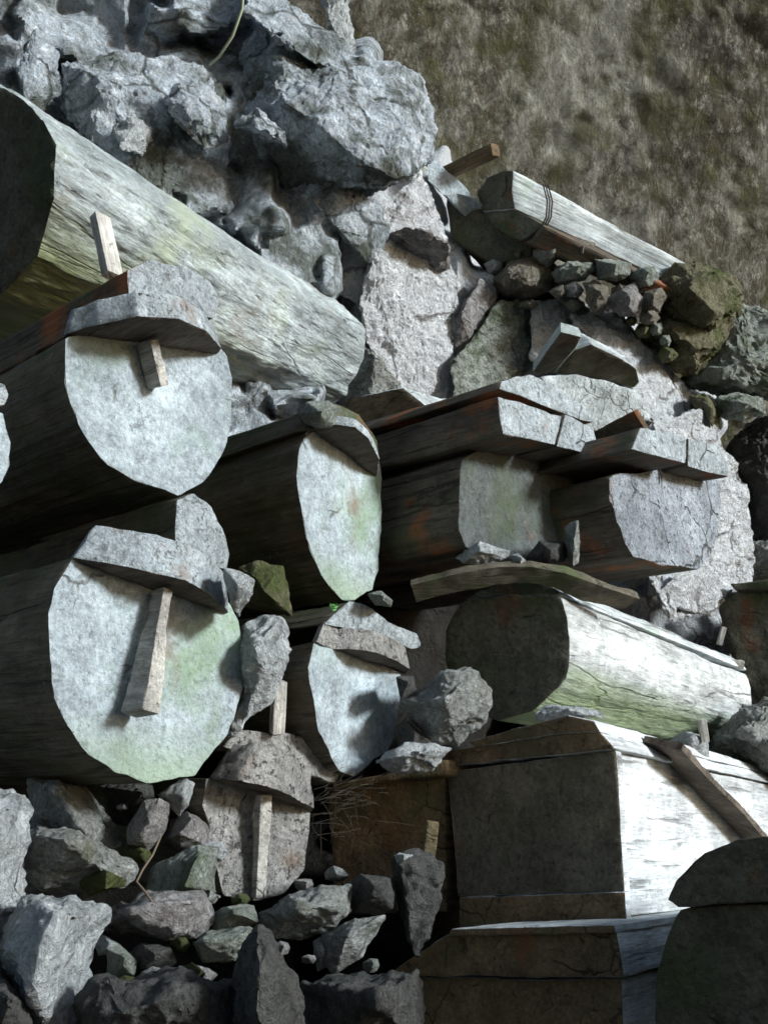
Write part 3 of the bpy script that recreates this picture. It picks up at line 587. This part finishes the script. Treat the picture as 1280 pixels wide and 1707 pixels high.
# O: dark domed coffin bottom right
t = coffin('shadowed log coffin with a domed lid in the bottom right corner', (1280, 1720, 1.75), BX); M = t.matrix_world.copy()
P0 = (1250, 1550, 1.75); NO = Vector((-0.50, 0.10, -0.86)).normalized()
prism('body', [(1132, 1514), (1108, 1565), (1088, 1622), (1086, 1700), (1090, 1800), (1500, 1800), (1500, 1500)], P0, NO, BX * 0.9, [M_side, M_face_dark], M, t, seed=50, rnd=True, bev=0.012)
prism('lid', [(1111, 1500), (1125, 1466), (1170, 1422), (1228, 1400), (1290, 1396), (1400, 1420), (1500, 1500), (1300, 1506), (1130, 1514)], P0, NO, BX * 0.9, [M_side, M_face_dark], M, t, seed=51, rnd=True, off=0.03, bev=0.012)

# P, Q: coffins on the high ledge
t = coffin('half hidden dark coffin with pale top, behind the cliff edge on the high ledge', (800, 420, 5.0), BX); M = t.matrix_world.copy()
prism('body', [(742, 330), (762, 320), (800, 334), (850, 372), (890, 400), (880, 440), (810, 435), (750, 395)], (810, 380, 5.0), Vector((-0.3, 0.0, -0.95)), BX * 0.7, [M_side, M_face_dark], M, t, seed=52, bev=0.02)
prism('lid', [(715, 258), (740, 280), (762, 298), (796, 332), (760, 322), (738, 326), (712, 300)], (760, 300, 4.92), Vector((0.35, 0.3, -0.88)), BX * 0.7, [M_face], M, t, seed=53, bev=0.01)
bar('timber_offcut', (738, 292, 5.05), (826, 250, 4.80), 0.06, 0.06, [M_brown], seed=54)
tag(bpy.data.objects['timber_offcut'], 'short dark square timber sticking up beside the high ledge coffins', 'timber')
QX = Vector((0.90, -0.33, 0.28)).normalized()
t = coffin('pale coffin bound with wire lying highest on the rock ledge', (850, 400, 4.7), QX); M = t.matrix_world.copy()
P0 = (855, 340, 4.85); NQ = Vector((-0.72, -0.05, -0.69)).normalized()
prism('lid', [(855, 284), (853, 320), (858, 348), (830, 350), (803, 352), (795, 322), (812, 296), (835, 286)], P0, NQ, QX * 1.25, [M_sunlit, M_face_dark], M, t, taper=0.72, seed=55, bev=0.01, fine=0.025)
prism('body', [(860, 350), (885, 362), (908, 378), (886, 408), (850, 396), (822, 378), (806, 352)], P0, NQ, QX * 1.15, [M_side_rust, M_face_dark], M, t, taper=0.8, seed=56, bev=0.01, fine=0.025)
def wire(name, loops, r, mat, M=None, parent=None, label=None, cat=None):
    cu = bpy.data.curves.new(name, 'CURVE'); cu.dimensions = '3D'; cu.bevel_depth = r; cu.bevel_resolution = 1
    if M is None: M = Matrix.Translation(W(cs(*loops[0][0])))
    Mi = M.inverted()
    for lp in loops:
        s = cu.splines.new('POLY'); s.points.add(len(lp) - 1)
        for i, p in enumerate(lp): s.points[i].co = (*(Mi @ W(cs(*p))), 1)
    tmp = bpy.data.objects.new(name, cu); me = bpy.data.meshes.new_from_object(tmp); bpy.data.objects.remove(tmp)
    me.materials.clear(); me.materials.append(mat); o = bpy.data.objects.new(name, me); C.objects.link(o)
    if parent: o.parent = parent
    else: o.matrix_world = M
    return tag(o, label, cat)
m_wire, _n, _b = _mat('rusty_wire'); _b.inputs['Base Color'].default_value = (0.04, 0.03, 0.025, 1)
wire('wire_binding', [[(905 + k, 308, 4.80), (912 + k, 335, 4.74), (910 + k, 362, 4.72), (902 + k, 378, 4.74), (880 + k, 396, 4.78), (862 + k, 404, 4.80)] for k in (0, 4, 8)], 0.004, m_wire, M, t)

# R: right edge
t = coffin('dark coffin cut by the right edge, beyond the white log', (1250, 1130, 4.9), BX); M = t.matrix_world.copy()
prism('body', [(1196, 1010), (1225, 985), (1400, 985), (1400, 1180), (1260, 1170), (1232, 1130), (1210, 1070)], (1240, 1070, 4.95), Vector((-0.3, 0, -0.95)), BX * 0.8, [M_side, M_face_dark], M, t, seed=57, bev=0.02)
prism('lid', [(1214, 972), (1280, 966), (1400, 966), (1400, 984), (1224, 984)], (1240, 1070, 4.9), Vector((-0.3, 0, -0.95)), BX * 0.8, [M_side, M_face_dark], M, t, seed=58, bev=0.01)

# S: dark panel behind, centre
t = coffin('dark hewn coffin end with a bright thin edge, wedged below the white rock at centre', (640, 720, 3.6), AX); M = t.matrix_world.copy()
prism('body', [(568, 664), (620, 656), (672, 647), (700, 668), (734, 696), (690, 740), (640, 770), (600, 760)], (650, 690, 3.6), Vector((-0.30, -0.25, -0.92)), Vector((0.25, 0.0, 0.5)), [M_sunlit, M_side], M, t, seed=59, bev=0.01)

# T: left edge coffin
t = coffin('log coffin cut by the left edge, only its pale end showing', (-20, 800, 2.06), AX); M = t.matrix_world.copy()
prism('body', [(-90, 690), (-20, 680), (6, 690), (20, 735), (20, 775), (6, 805), (-60, 840)], (0, 740, 2.06), NX, AX * 0.35, [M_side, M_face], M, t, seed=60, rnd=True, bev=0.01)
prism('lid', [(-80, 640), (-10, 634), (12, 638), (18, 658), (10, 676), (-80, 684)], (0, 740, 2.04), NX, AX * 0.35, [M_side, M_lid], M, t, seed=61, bev=0.01, off=0.02)

# wooden stub on top of coffin B
bar('wooden_stub', (167, 362, 2.62), (188, 462, 2.52), 0.05, 0.03, [M_pegwood], seed=62, rot=1.0)
tag(bpy.data.objects['wooden_stub'], 'upright split wooden stub behind the ledge of the bright oval-ended coffin', 'stake')
bar('wooden_stake', (466, 1135, 2.5), (461, 1222, 2.5), 0.034, 0.03, [M_pegwood], seed=63, rot=0.5)
tag(bpy.data.objects['wooden_stake'], 'short grey stake standing above the crusty brown ledge', 'stake')
bar('wooden_sliver', (1206, 1045, 4.1), (1198, 1075, 4.1), 0.02, 0.02, [M_pegwood], seed=64)
tag(bpy.data.objects['wooden_sliver'], 'thin pale sliver of wood standing above the white log at right', 'stake')
bar('wooden_sliver', (1168, 1200, 3.2), (1174, 1236, 3.2), 0.024, 0.02, [M_pegwood], seed=65)
tag(bpy.data.objects['wooden_sliver.001'], 'thin pale sliver of wood between the white log and the box lid', 'stake')

# ------------------------------------------------------------------ stones on the high ledge
G1 = 'stones piled on the high ledge'
def S(out, d, mat, label, front=(), seed=1, group=None, name='stone', **kw):
    return stone(name, out, d, mat, label, front, seed=seed, group=group, **kw)
S([(826, 470), (843, 438), (890, 424), (918, 452), (920, 484), (882, 498), (840, 494)], 4.94, R_tan, 'largest rounded stone of the high ledge pile, left end', [(885, 450, -.10), (850, 465, -.11), (895, 480, -.08)], 101, G1, thick=0.2)
S([(806, 440), (822, 430), (838, 438), (836, 456), (815, 457)], 5.00, R_pale, 'small pale stone left of the largest pile stone', (), 102, G1)
S([(888, 418), (912, 403), (940, 398), (938, 428), (912, 446), (895, 440)], 4.92, R_grey, 'wedge stone under the wired coffin, above the largest pile stone', (), 103, G1)
S([(942, 418), (968, 400), (994, 405), (988, 430), (950, 437)], 4.90, R_tan, 'brownish block stone under the middle of the wired coffin', (), 104, G1)
S([(918, 455), (945, 438), (990, 436), (992, 452), (975, 466), (930, 472)], 4.84, R_green, 'long pale green stone in the middle of the ledge pile', (), 105, G1)
S([(990, 432), (1020, 433), (1052, 440), (1048, 458), (1025, 470), (992, 468)], 4.84, R_green, 'flat greenish stone right of the long pale green one', (), 106, G1)
S([(914, 486), (938, 470), (944, 492), (930, 498)], 4.84, R_tan, 'small triangular stone right of the largest pile stone', (), 107, G1)
S([(968, 470), (990, 466), (1014, 478), (1012, 512), (992, 524), (974, 500)], 4.80, R_tan, 'stone with bright white corner, lower middle of the ledge pile', (), 108, G1)
S([(1012, 500), (1030, 478), (1058, 470), (1072, 500), (1062, 528), (1030, 532)], 4.82, R_pink, 'brownish grey stone at the foot of the ledge pile', (), 109, G1)
S([(1058, 505), (1072, 484), (1102, 478), (1114, 494), (1098, 518), (1068, 522)], 4.88, R_tan, 'rounded olive grey stone beside the mossy outcrop', (), 110, G1)
S([(1045, 462), (1062, 448), (1090, 444), (1100, 462), (1082, 478), (1056, 480)], 4.92, R_green, 'dark green stone under the right end of the wired coffin', (), 111, G1)
S([(940, 478), (958, 470), (972, 484), (962, 496), (944, 494)], 4.84, R_pale, 'little white stone at the bottom of the ledge pile', (), 112, G1)
for i, (x, y, r, lb) in enumerate([(1072, 552, 16, 'upper small mossy cobble on the slope under the ledge pile'), (1094, 548, 14, 'small cobble right of the upper mossy cobble'), (1112, 592, 15, 'small olive cobble beside the white rock slope'), (1108, 568, 12, 'tiny cobble between two mossy cobbles'), (1052, 535, 12, 'tiny cobble above the mossy cobbles')]):
    rr = random.Random(i); S([(x + r * math.cos(a) * rr.uniform(.8, 1.15), y + r * math.sin(a) * rr.uniform(.8, 1.15)) for a in [k * 1.05 for k in range(6)]], 4.92, R_green if i % 2 else R_olive, lb, (), 120 + i, G1)

for i, (x, y, rx, ry, d, lb) in enumerate([(1010, 452, 20, 13, 4.95, 'flat tan stone tucked under the wired coffin'), (1036, 486, 18, 12, 4.86, 'tan stone between the olive and brownish stones of the pile'), (955, 508, 15, 11, 4.86, 'low tan stone at the very foot of the pile'), (880, 508, 17, 9, 4.9, 'thin tan flake below the largest rounded stone'), (1080, 530, 18, 14, 4.86, 'dull tan stone against the craggy mossy boulder'), (935, 450, 14, 9, 4.9, 'small dark tan wedge beside the long pale green stone'), (862, 425, 14, 10, 5.0, 'small stone behind the top of the largest rounded stone')]):
    rr = random.Random(i + 50); S([(x + rx * math.cos(a) * rr.uniform(.8, 1.15), y + ry * math.sin(a) * rr.uniform(.8, 1.15)) for a in [k * 0.9 for k in range(7)]], d, R_tan, lb, (), 300 + i, G1)
# boulders right
hullkw = dict(fine=0.03, amp=(0.04, 0.02), bev=0.03)
S([(1098, 462), (1150, 440), (1200, 452), (1238, 485), (1232, 520), (1180, 560), (1110, 540), (1085, 505)], 5.07, R_olive, 'olive brown boulder at the right end of the wired coffin', [(1150, 480, -.15), (1190, 520, -.14)], 130, name='boulder', cat='boulder', thick=0.5, **hullkw)
S([(1060, 545), (1110, 520), (1170, 530), (1225, 520), (1200, 580), (1160, 630), (1120, 620), (1095, 585)], 5.12, R_olive, 'craggy mossy boulder just under the olive brown one', [(1120, 550, -.12), (1160, 580, -.12)], 131, name='boulder', cat='boulder', thick=0.5, **hullkw)
S([(1130, 640), (1180, 570), (1235, 500), (1300, 540), (1420, 600), (1420, 690), (1280, 665), (1190, 655)], 5.3, R_green, 'smooth dark green boulder at the right edge above the crevice', [(1240, 600, -.12), (1200, 630, -.1)], 132, name='boulder', cat='boulder', thick=0.7, **hullkw)
S([(1190, 665), (1230, 655), (1270, 665), (1275, 690), (1240, 702), (1200, 690)], 5.1, R_green, 'flat greenish rock in the crevice at the right edge', (), 133, name='rock', thick=0.3)
S([(1150, 660), (1175, 655), (1196, 690), (1195, 725), (1180, 735)], 5.05, R_olive, 'narrow olive rock beside the top of the white slope', (), 134, name='rock', thick=0.3)
S([(1205, 745), (1240, 705), (1300, 690), (1420, 700), (1450, 980), (1300, 1000), (1240, 960), (1215, 850)], 6.1, R_dark, 'large dark rounded boulder at the right edge', [(1280, 800, -.25), (1300, 900, -.2)], 135, name='boulder', cat='boulder', thick=0.8, **hullkw)
S([(1235, 905), (1300, 900), (1380, 920), (1380, 985), (1240, 968)], 5.6, R_grey, 'grey rock on top of the dark coffin at the right edge', (), 136, name='rock', thick=0.3)
S([(1180, 1250), (1200, 1215), (1240, 1180), (1300, 1165), (1400, 1200), (1400, 1330), (1260, 1300)], 3.9, R_grey, 'rough grey rock at the right edge above the white box', [(1240, 1220, -.15), (1290, 1240, -.2)], 137, name='rock', thick=0.5, fine=0.02)
S([(1100, 1240), (1140, 1220), (1175, 1232), (1182, 1262), (1130, 1262)], 3.3, R_pale, 'small speckled rock between the white log and box lid', (), 138, name='rock')

# rocks between the coffins
S([(400, 948), (430, 938), (472, 944), (482, 985), (486, 1026), (450, 1022), (404, 1012)], 2.62, R_olive, 'green brown rock right of the nose-peg coffin lid', [(440, 985, -.08), (470, 1010, -.06), (420, 960, -.04)], 140, name='rock')
S([(376, 950), (400, 955), (422, 968), (420, 990), (398, 1032), (384, 1010)], 2.18, R_pale, 'sharp pale chip at the right end of the thick ledge', [(398, 975, -.03)], 141, name='rock')
S([(404, 1036), (430, 1026), (468, 1028), (486, 1080), (478, 1122), (445, 1160), (400, 1220), (380, 1230), (392, 1150), (406, 1095)], 2.38, R_pale, 'bright jagged rock right of the nose-peg coffin end', [(425, 1080, -.07), (440, 1120, -.06)], 142, name='rock')
S([(672, 1172), (702, 1150), (742, 1116), (786, 1112), (816, 1150), (808, 1200), (762, 1244), (720, 1236), (684, 1208)], 2.75, R_grey, 'big brown grey rock in front of the large dark log end', [(775, 1135, -.06), (740, 1170, -.12), (700, 1180, -.04)], 143, name='rock')
S([(662, 1210), (682, 1200), (722, 1238), (700, 1256), (664, 1250)], 2.72, R_dark, 'small dark rock left of the big brown grey rock', (), 144, name='rock')
S([(622, 1270), (642, 1254), (690, 1240), (726, 1235), (752, 1248), (728, 1282), (690, 1290), (645, 1282)], 2.62, R_pale, 'bright white jagged rock at the left end of the box lid', [(700, 1255, -.05), (660, 1262, -.04)], 145, name='rock')
S([(612, 990), (635, 985), (655, 1002), (652, 1012), (625, 1008)], 2.7, R_green, 'small pale green stone touching the foot of the narrow end', (), 146, name='stone')
S([(660, 1128), (690, 1125), (695, 1150), (668, 1165)], 2.66, R_dark, 'small dark stone beside the right end of the rounded ledge', (), 147, name='stone')
S([(758, 930), (775, 920), (800, 904), (822, 915), (850, 918), (848, 932), (800, 942), (770, 940)], 2.95, R_pale, 'white jagged stone lying on the warped plank', [(800, 918, -.03)], 148, name='stone', thick=0.06)
S([(850, 925), (862, 922), (883, 942), (878, 952), (856, 938)], 2.95, R_pale, 'small white chip right of the jagged stone on the plank', (), 149, name='stone')
S([(878, 930), (898, 902), (942, 904), (944, 938), (900, 944)], 3.0, R_dark, 'dark block stone on the warped plank under the cracked ends', (), 150, name='stone')
S([(942, 880), (962, 868), (966, 938), (952, 950), (942, 930)], 3.0, R_grey, 'upright grey slab stone on the warped plank', (), 151, name='stone')
S([(888, 1192), (905, 1178), (960, 1176), (1005, 1184), (1010, 1196), (930, 1200), (895, 1202)], 2.75, R_pale, 'thin flat white stone on the lid of the box coffin', [(950, 1184, -.03)], 152, name='stone', thick=0.08)

# ------------------------------------------------------------------ rubble bottom left
G2 = 'rubble at the lower left'
kw = dict(name='rock', group=G2)
S([(-80, 1300), (0, 1308), (18, 1316), (45, 1334), (30, 1360), (22, 1385), (32, 1432), (42, 1490), (38, 1512), (8, 1562), (-80, 1600)], 1.95, R_pale, 'pale rough boulder cut by the left edge below the nose-peg coffin', [(-50, 1370, -.12), (-60, 1480, -.14), (-30, 1330, -.05)], 160, **kw)
S([(48, 1345), (50, 1298), (96, 1290), (132, 1308), (166, 1335), (198, 1378), (202, 1408), (182, 1426), (100, 1402), (50, 1372)], 2.30, R_grey, 'dark rock with a sparkling white upper right edge', [(96, 1318, -.08), (140, 1385, -.11), (160, 1415, -.06), (70, 1360, -.05)], 161, **kw)
S([(24, 1402), (60, 1368), (118, 1376), (170, 1404), (226, 1450), (208, 1472), (140, 1496), (60, 1492), (26, 1470)], 2.15, R_grey, 'broad brown grey rock with a white rim along its top', [(60, 1392, -.08), (115, 1402, -.12), (180, 1458, -.06), (90, 1450, -.08)], 162, **kw)
S([(130, 1470), (170, 1440), (215, 1468), (205, 1482), (140, 1498)], 2.08, R_olive, 'small olive rock tucked under the white-rimmed rock', (), 163, **kw)
S([(-10, 1580), (40, 1492), (118, 1484), (176, 1520), (162, 1615), (130, 1690), (125, 1780), (80, 1780), (50, 1672), (0, 1606)], 1.85, R_pale, 'big pale angular rock low at left with a pointed foot', [(20, 1585, -.09), (60, 1640, -.13), (100, 1520, -.10), (85, 1720, -.07)], 164, **kw)
S([(165, 1310), (215, 1292), (255, 1310), (262, 1350), (230, 1385), (190, 1370)], 2.45, R_dark, 'dark mossy rock in the shade under the nose-peg coffin', (), 165, **kw)
S([(214, 1378), (246, 1346), (240, 1332), (268, 1328), (282, 1340), (275, 1382), (246, 1416), (214, 1406)], 2.22, R_pink, 'pinkish white rough rock left of the decayed coffin', [(250, 1370, -.04), (235, 1390, -.03)], 166, **kw)
S([(262, 1325), (290, 1305), (312, 1297), (325, 1306), (316, 1345), (300, 1363), (288, 1342)], 2.28, R_pale, 'small white crystalline rock under the pale round coffin end', [(305, 1325, -.03)], 167, **kw)
S([(268, 1402), (284, 1368), (312, 1350), (346, 1374), (350, 1410), (302, 1424)], 2.32, R_pink, 'smooth brown rock left of the foot of the decayed coffin', [(320, 1368, -.05), (300, 1390, -.07)], 168, **kw)
S([(240, 1495), (252, 1442), (330, 1410), (366, 1412), (364, 1490), (320, 1498)], 2.20, R_green, 'dark rock with crumbly white right half, before the decayed coffin', [(330, 1430, -.06), (310, 1480, -.08)], 169, **kw)
S([(172, 1512), (240, 1490), (345, 1484), (358, 1530), (330, 1562), (232, 1566), (170, 1550)], 2.08, R_pink, 'long reddish purple rock across the lower left rubble', [(320, 1500, -.06), (220, 1520, -.08), (300, 1550, -.06)], 170, **kw)
S([(350, 1522), (374, 1508), (424, 1510), (432, 1538), (392, 1548), (354, 1552)], 2.12, R_green, 'pale green flat rock under the slim post', [(390, 1520, -.04)], 171, **kw)
S([(316, 1572), (340, 1554), (422, 1546), (426, 1560), (392, 1602), (338, 1606)], 2.0, R_green, 'greenish wedge rock below the pale green flat one', [(340, 1570, -.04), (390, 1565, -.03)], 172, **kw)
S([(178, 1582), (200, 1574), (230, 1602), (224, 1628), (182, 1630)], 1.98, R_green, 'small pale green crumbly rock right of the pointed-foot rock', (), 173, **kw)
S([(218, 1592), (236, 1577), (284, 1580), (294, 1604), (270, 1618), (228, 1622)], 2.0, R_dark, 'small dark block rock right of the crumbly green one', (), 174, **kw)
S([(300, 1610), (320, 1602), (358, 1625), (340, 1640), (310, 1632)], 1.95, R_olive, 'little yellowish chip below the greenish wedge rock', (), 175, **kw)
S([(160, 1575), (172, 1560), (200, 1575), (190, 1590), (165, 1592)], 2.0, R_pale, 'tiny white chip beside the pointed-foot rock', (), 176, **kw)
S([(430, 1522), (480, 1490), (540, 1500), (560, 1490), (588, 1472), (592, 1520), (560, 1552), (500, 1566), (440, 1552)], 2.2, R_grey, 'mottled grey rock right of the slim post foot', [(500, 1515, -.07), (560, 1510, -.05)], 177, **kw)
S([(125, 1665), (180, 1636), (300, 1614), (402, 1640), (425, 1790), (125, 1790)], 1.75, R_dark, 'large dark rock along the bottom edge at left', [(300, 1660, -.08), (200, 1690, -.08)], 178, **kw)
S([(392, 1582), (430, 1540), (462, 1570), (496, 1630), (520, 1790), (400, 1790)], 1.72, R_dark, 'tall bluish dark pointed rock at the bottom, left of centre', [(435, 1570, -.06), (470, 1640, -.05), (430, 1700, -.09)], 179, **kw)
S([(-80, 1600), (0, 1606), (50, 1680), (70, 1790), (-80, 1790)], 1.75, R_dark, 'black shadowed rock in the bottom left corner', (), 180, **kw)
S([(536, 1560), (590, 1528), (645, 1525), (625, 1560), (600, 1592), (555, 1622), (540, 1600)], 2.15, R_grey, 'dull grey rock right of the mottled grey one', [(580, 1560, -.05)], 181, **kw)
S([(582, 1470), (600, 1456), (655, 1462), (660, 1520), (590, 1522)], 2.25, R_dark, 'dark square block rock left of the leaning slab', (), 182, **kw)
S([(655, 1430), (668, 1424), (690, 1430), (700, 1420), (735, 1440), (738, 1500), (705, 1605), (690, 1600), (668, 1500)], 2.28, R_dark, 'thin dark slab leaning against the brown coffin', [(665, 1440, -.03), (690, 1590, -.03)], 183, name='rock', thick=0.05)
S([(655, 1425), (665, 1420), (690, 1425), (686, 1438), (662, 1440)], 2.26, R_pale, 'small white chip on top of the leaning dark slab', (), 184, name='stone')
S([(522, 1568), (536, 1562), (545, 1610), (530, 1618)], 2.18, R_pale, 'narrow white chip beside the dull grey rock', (), 185, name='stone')
S([(500, 1640), (600, 1622), (700, 1616), (720, 1790), (500, 1790)], 1.95, R_dark, 'dark flat-topped rock at the bottom edge left of the brown coffin', (), 186, name='rock')

# chips that fill the gaps of the rubble
rr = random.Random(77)
for i, (x, y, d) in enumerate([(112, 1560, 2.1), (150, 1545, 2.1), (205, 1520, 2.15), (210, 1640, 1.95), (260, 1630, 1.95), (300, 1575, 2.02), (345, 1495, 2.2), (415, 1520, 2.15), (232, 1425, 2.25), (150, 1420, 2.2), (30, 1395, 2.2), (205, 1345, 2.35), (355, 1420, 2.3), (470, 1580, 2.1), (515, 1600, 2.1), (620, 1610, 2.15), (400, 1500, 2.25), (280, 1500, 2.2), (510, 1475, 2.3), (560, 1460, 2.35), (180, 1660, 1.85), (5, 1575, 1.95), (335, 1625, 1.95)]):
    r0 = rr.uniform(9, 20)
    S([(x + r0 * 1.3 * math.cos(a) * rr.uniform(.7, 1.15), y + r0 * math.sin(a) * rr.uniform(.7, 1.15)) for a in [k * 0.9 for k in range(7)]], d, rr.choice([R_grey, R_green, R_pale, R_pink, R_olive]), 'small stone chip in a gap of the lower left rubble', (), 200 + i, 'small chips in the rubble gaps', 'stone')

# root, vine and cobweb
m_root, _n, _b = _mat('dry_root'); _b.inputs['Base Color'].default_value = (0.12, 0.09, 0.065, 1)
m_vine, _n, _b = _mat('pale_vine'); _b.inputs['Base Color'].default_value = (0.35, 0.38, 0.26, 1)
wire('dry_root', [[(268, 1395, 2.1), (255, 1425, 2.05), (238, 1450, 2.02), (228, 1470, 2.0), (245, 1490, 1.98), (262, 1515, 1.96), (268, 1540, 1.96)]], 0.0025, m_root, label='thin brown root dangling between the rubble rocks', cat='root')
wire('vine', [[(408, -40, 3.7), (404, 15, 3.72), (388, 60, 3.75), (365, 95, 3.8), (350, 108, 3.85)]], 0.005, m_vine, label='thin pale vine hanging on the cliff at the top', cat='vine')
rr = random.Random(4); lp = []
for k in range(70):
    x, y = rr.gauss(550, 32), rr.gauss(1335, 30); a = rr.uniform(-0.8, 0.1) if k % 4 else rr.uniform(1.2, 1.9); l = rr.uniform(10, 70); b = rr.uniform(-14, 14)
    d = 2.44 + rr.uniform(-.05, .12); cv = []
    for q in range(7):
        f = q / 6.0; cv.append((x + l * f * math.cos(a) + b * math.sin(f * 3.1), y + l * f * math.sin(a) + b * f * f, d + .03 * f))
    lp.append(cv)
m_web, _n, _b = _mat('cobweb_fibre'); _b.inputs['Base Color'].default_value = (0.11, 0.095, 0.08, 1)
tag(wire('dry_fibres', lp, 0.00022, m_web, label='tangle of dry fibres and cobweb beside the crusty brown ledge', cat='fibres'), kind='stuff')

m_leaf, _n, _b = _mat('fresh_leaf'); _b.inputs['Base Color'].default_value = (0.16, 0.42, 0.12, 1)
bm = bmesh.new(); Ms = Matrix.Translation(W(cs(556, 1014, 2.66))); Mi = Ms.inverted(); rr = random.Random(8)
for k in range(9):
    a = rr.uniform(0, 6.28); c = cs(556 + rr.uniform(-5, 5), 1012 + rr.uniform(-6, 6), 2.66 + rr.uniform(-.01, .01)); u = Vector((math.cos(a), math.sin(a), rr.uniform(-.6, .3))).normalized() * 0.007; v = Vector((-math.sin(a), math.cos(a), 0.3)) * 0.003
    q = [bm.verts.new(Mi @ W(p)) for p in (c - u, c + v, c + u, c - v)]
    bm.faces.new(q)
c0 = cs(556, 1012, 2.66); st = [bm.verts.new(Mi @ W(c0 + d)) for d in (Vector((0, 0, 0)), Vector((0.0015, 0, 0)), Vector((0.008, -0.02, 0.01)), Vector((0.0065, -0.02, 0.01)))]
bm.faces.new(st)
tag(link_mesh('sprig', bm, m_leaf, Ms), 'tiny bright green sprig growing under the foot of the narrow-ended coffin', 'plant')
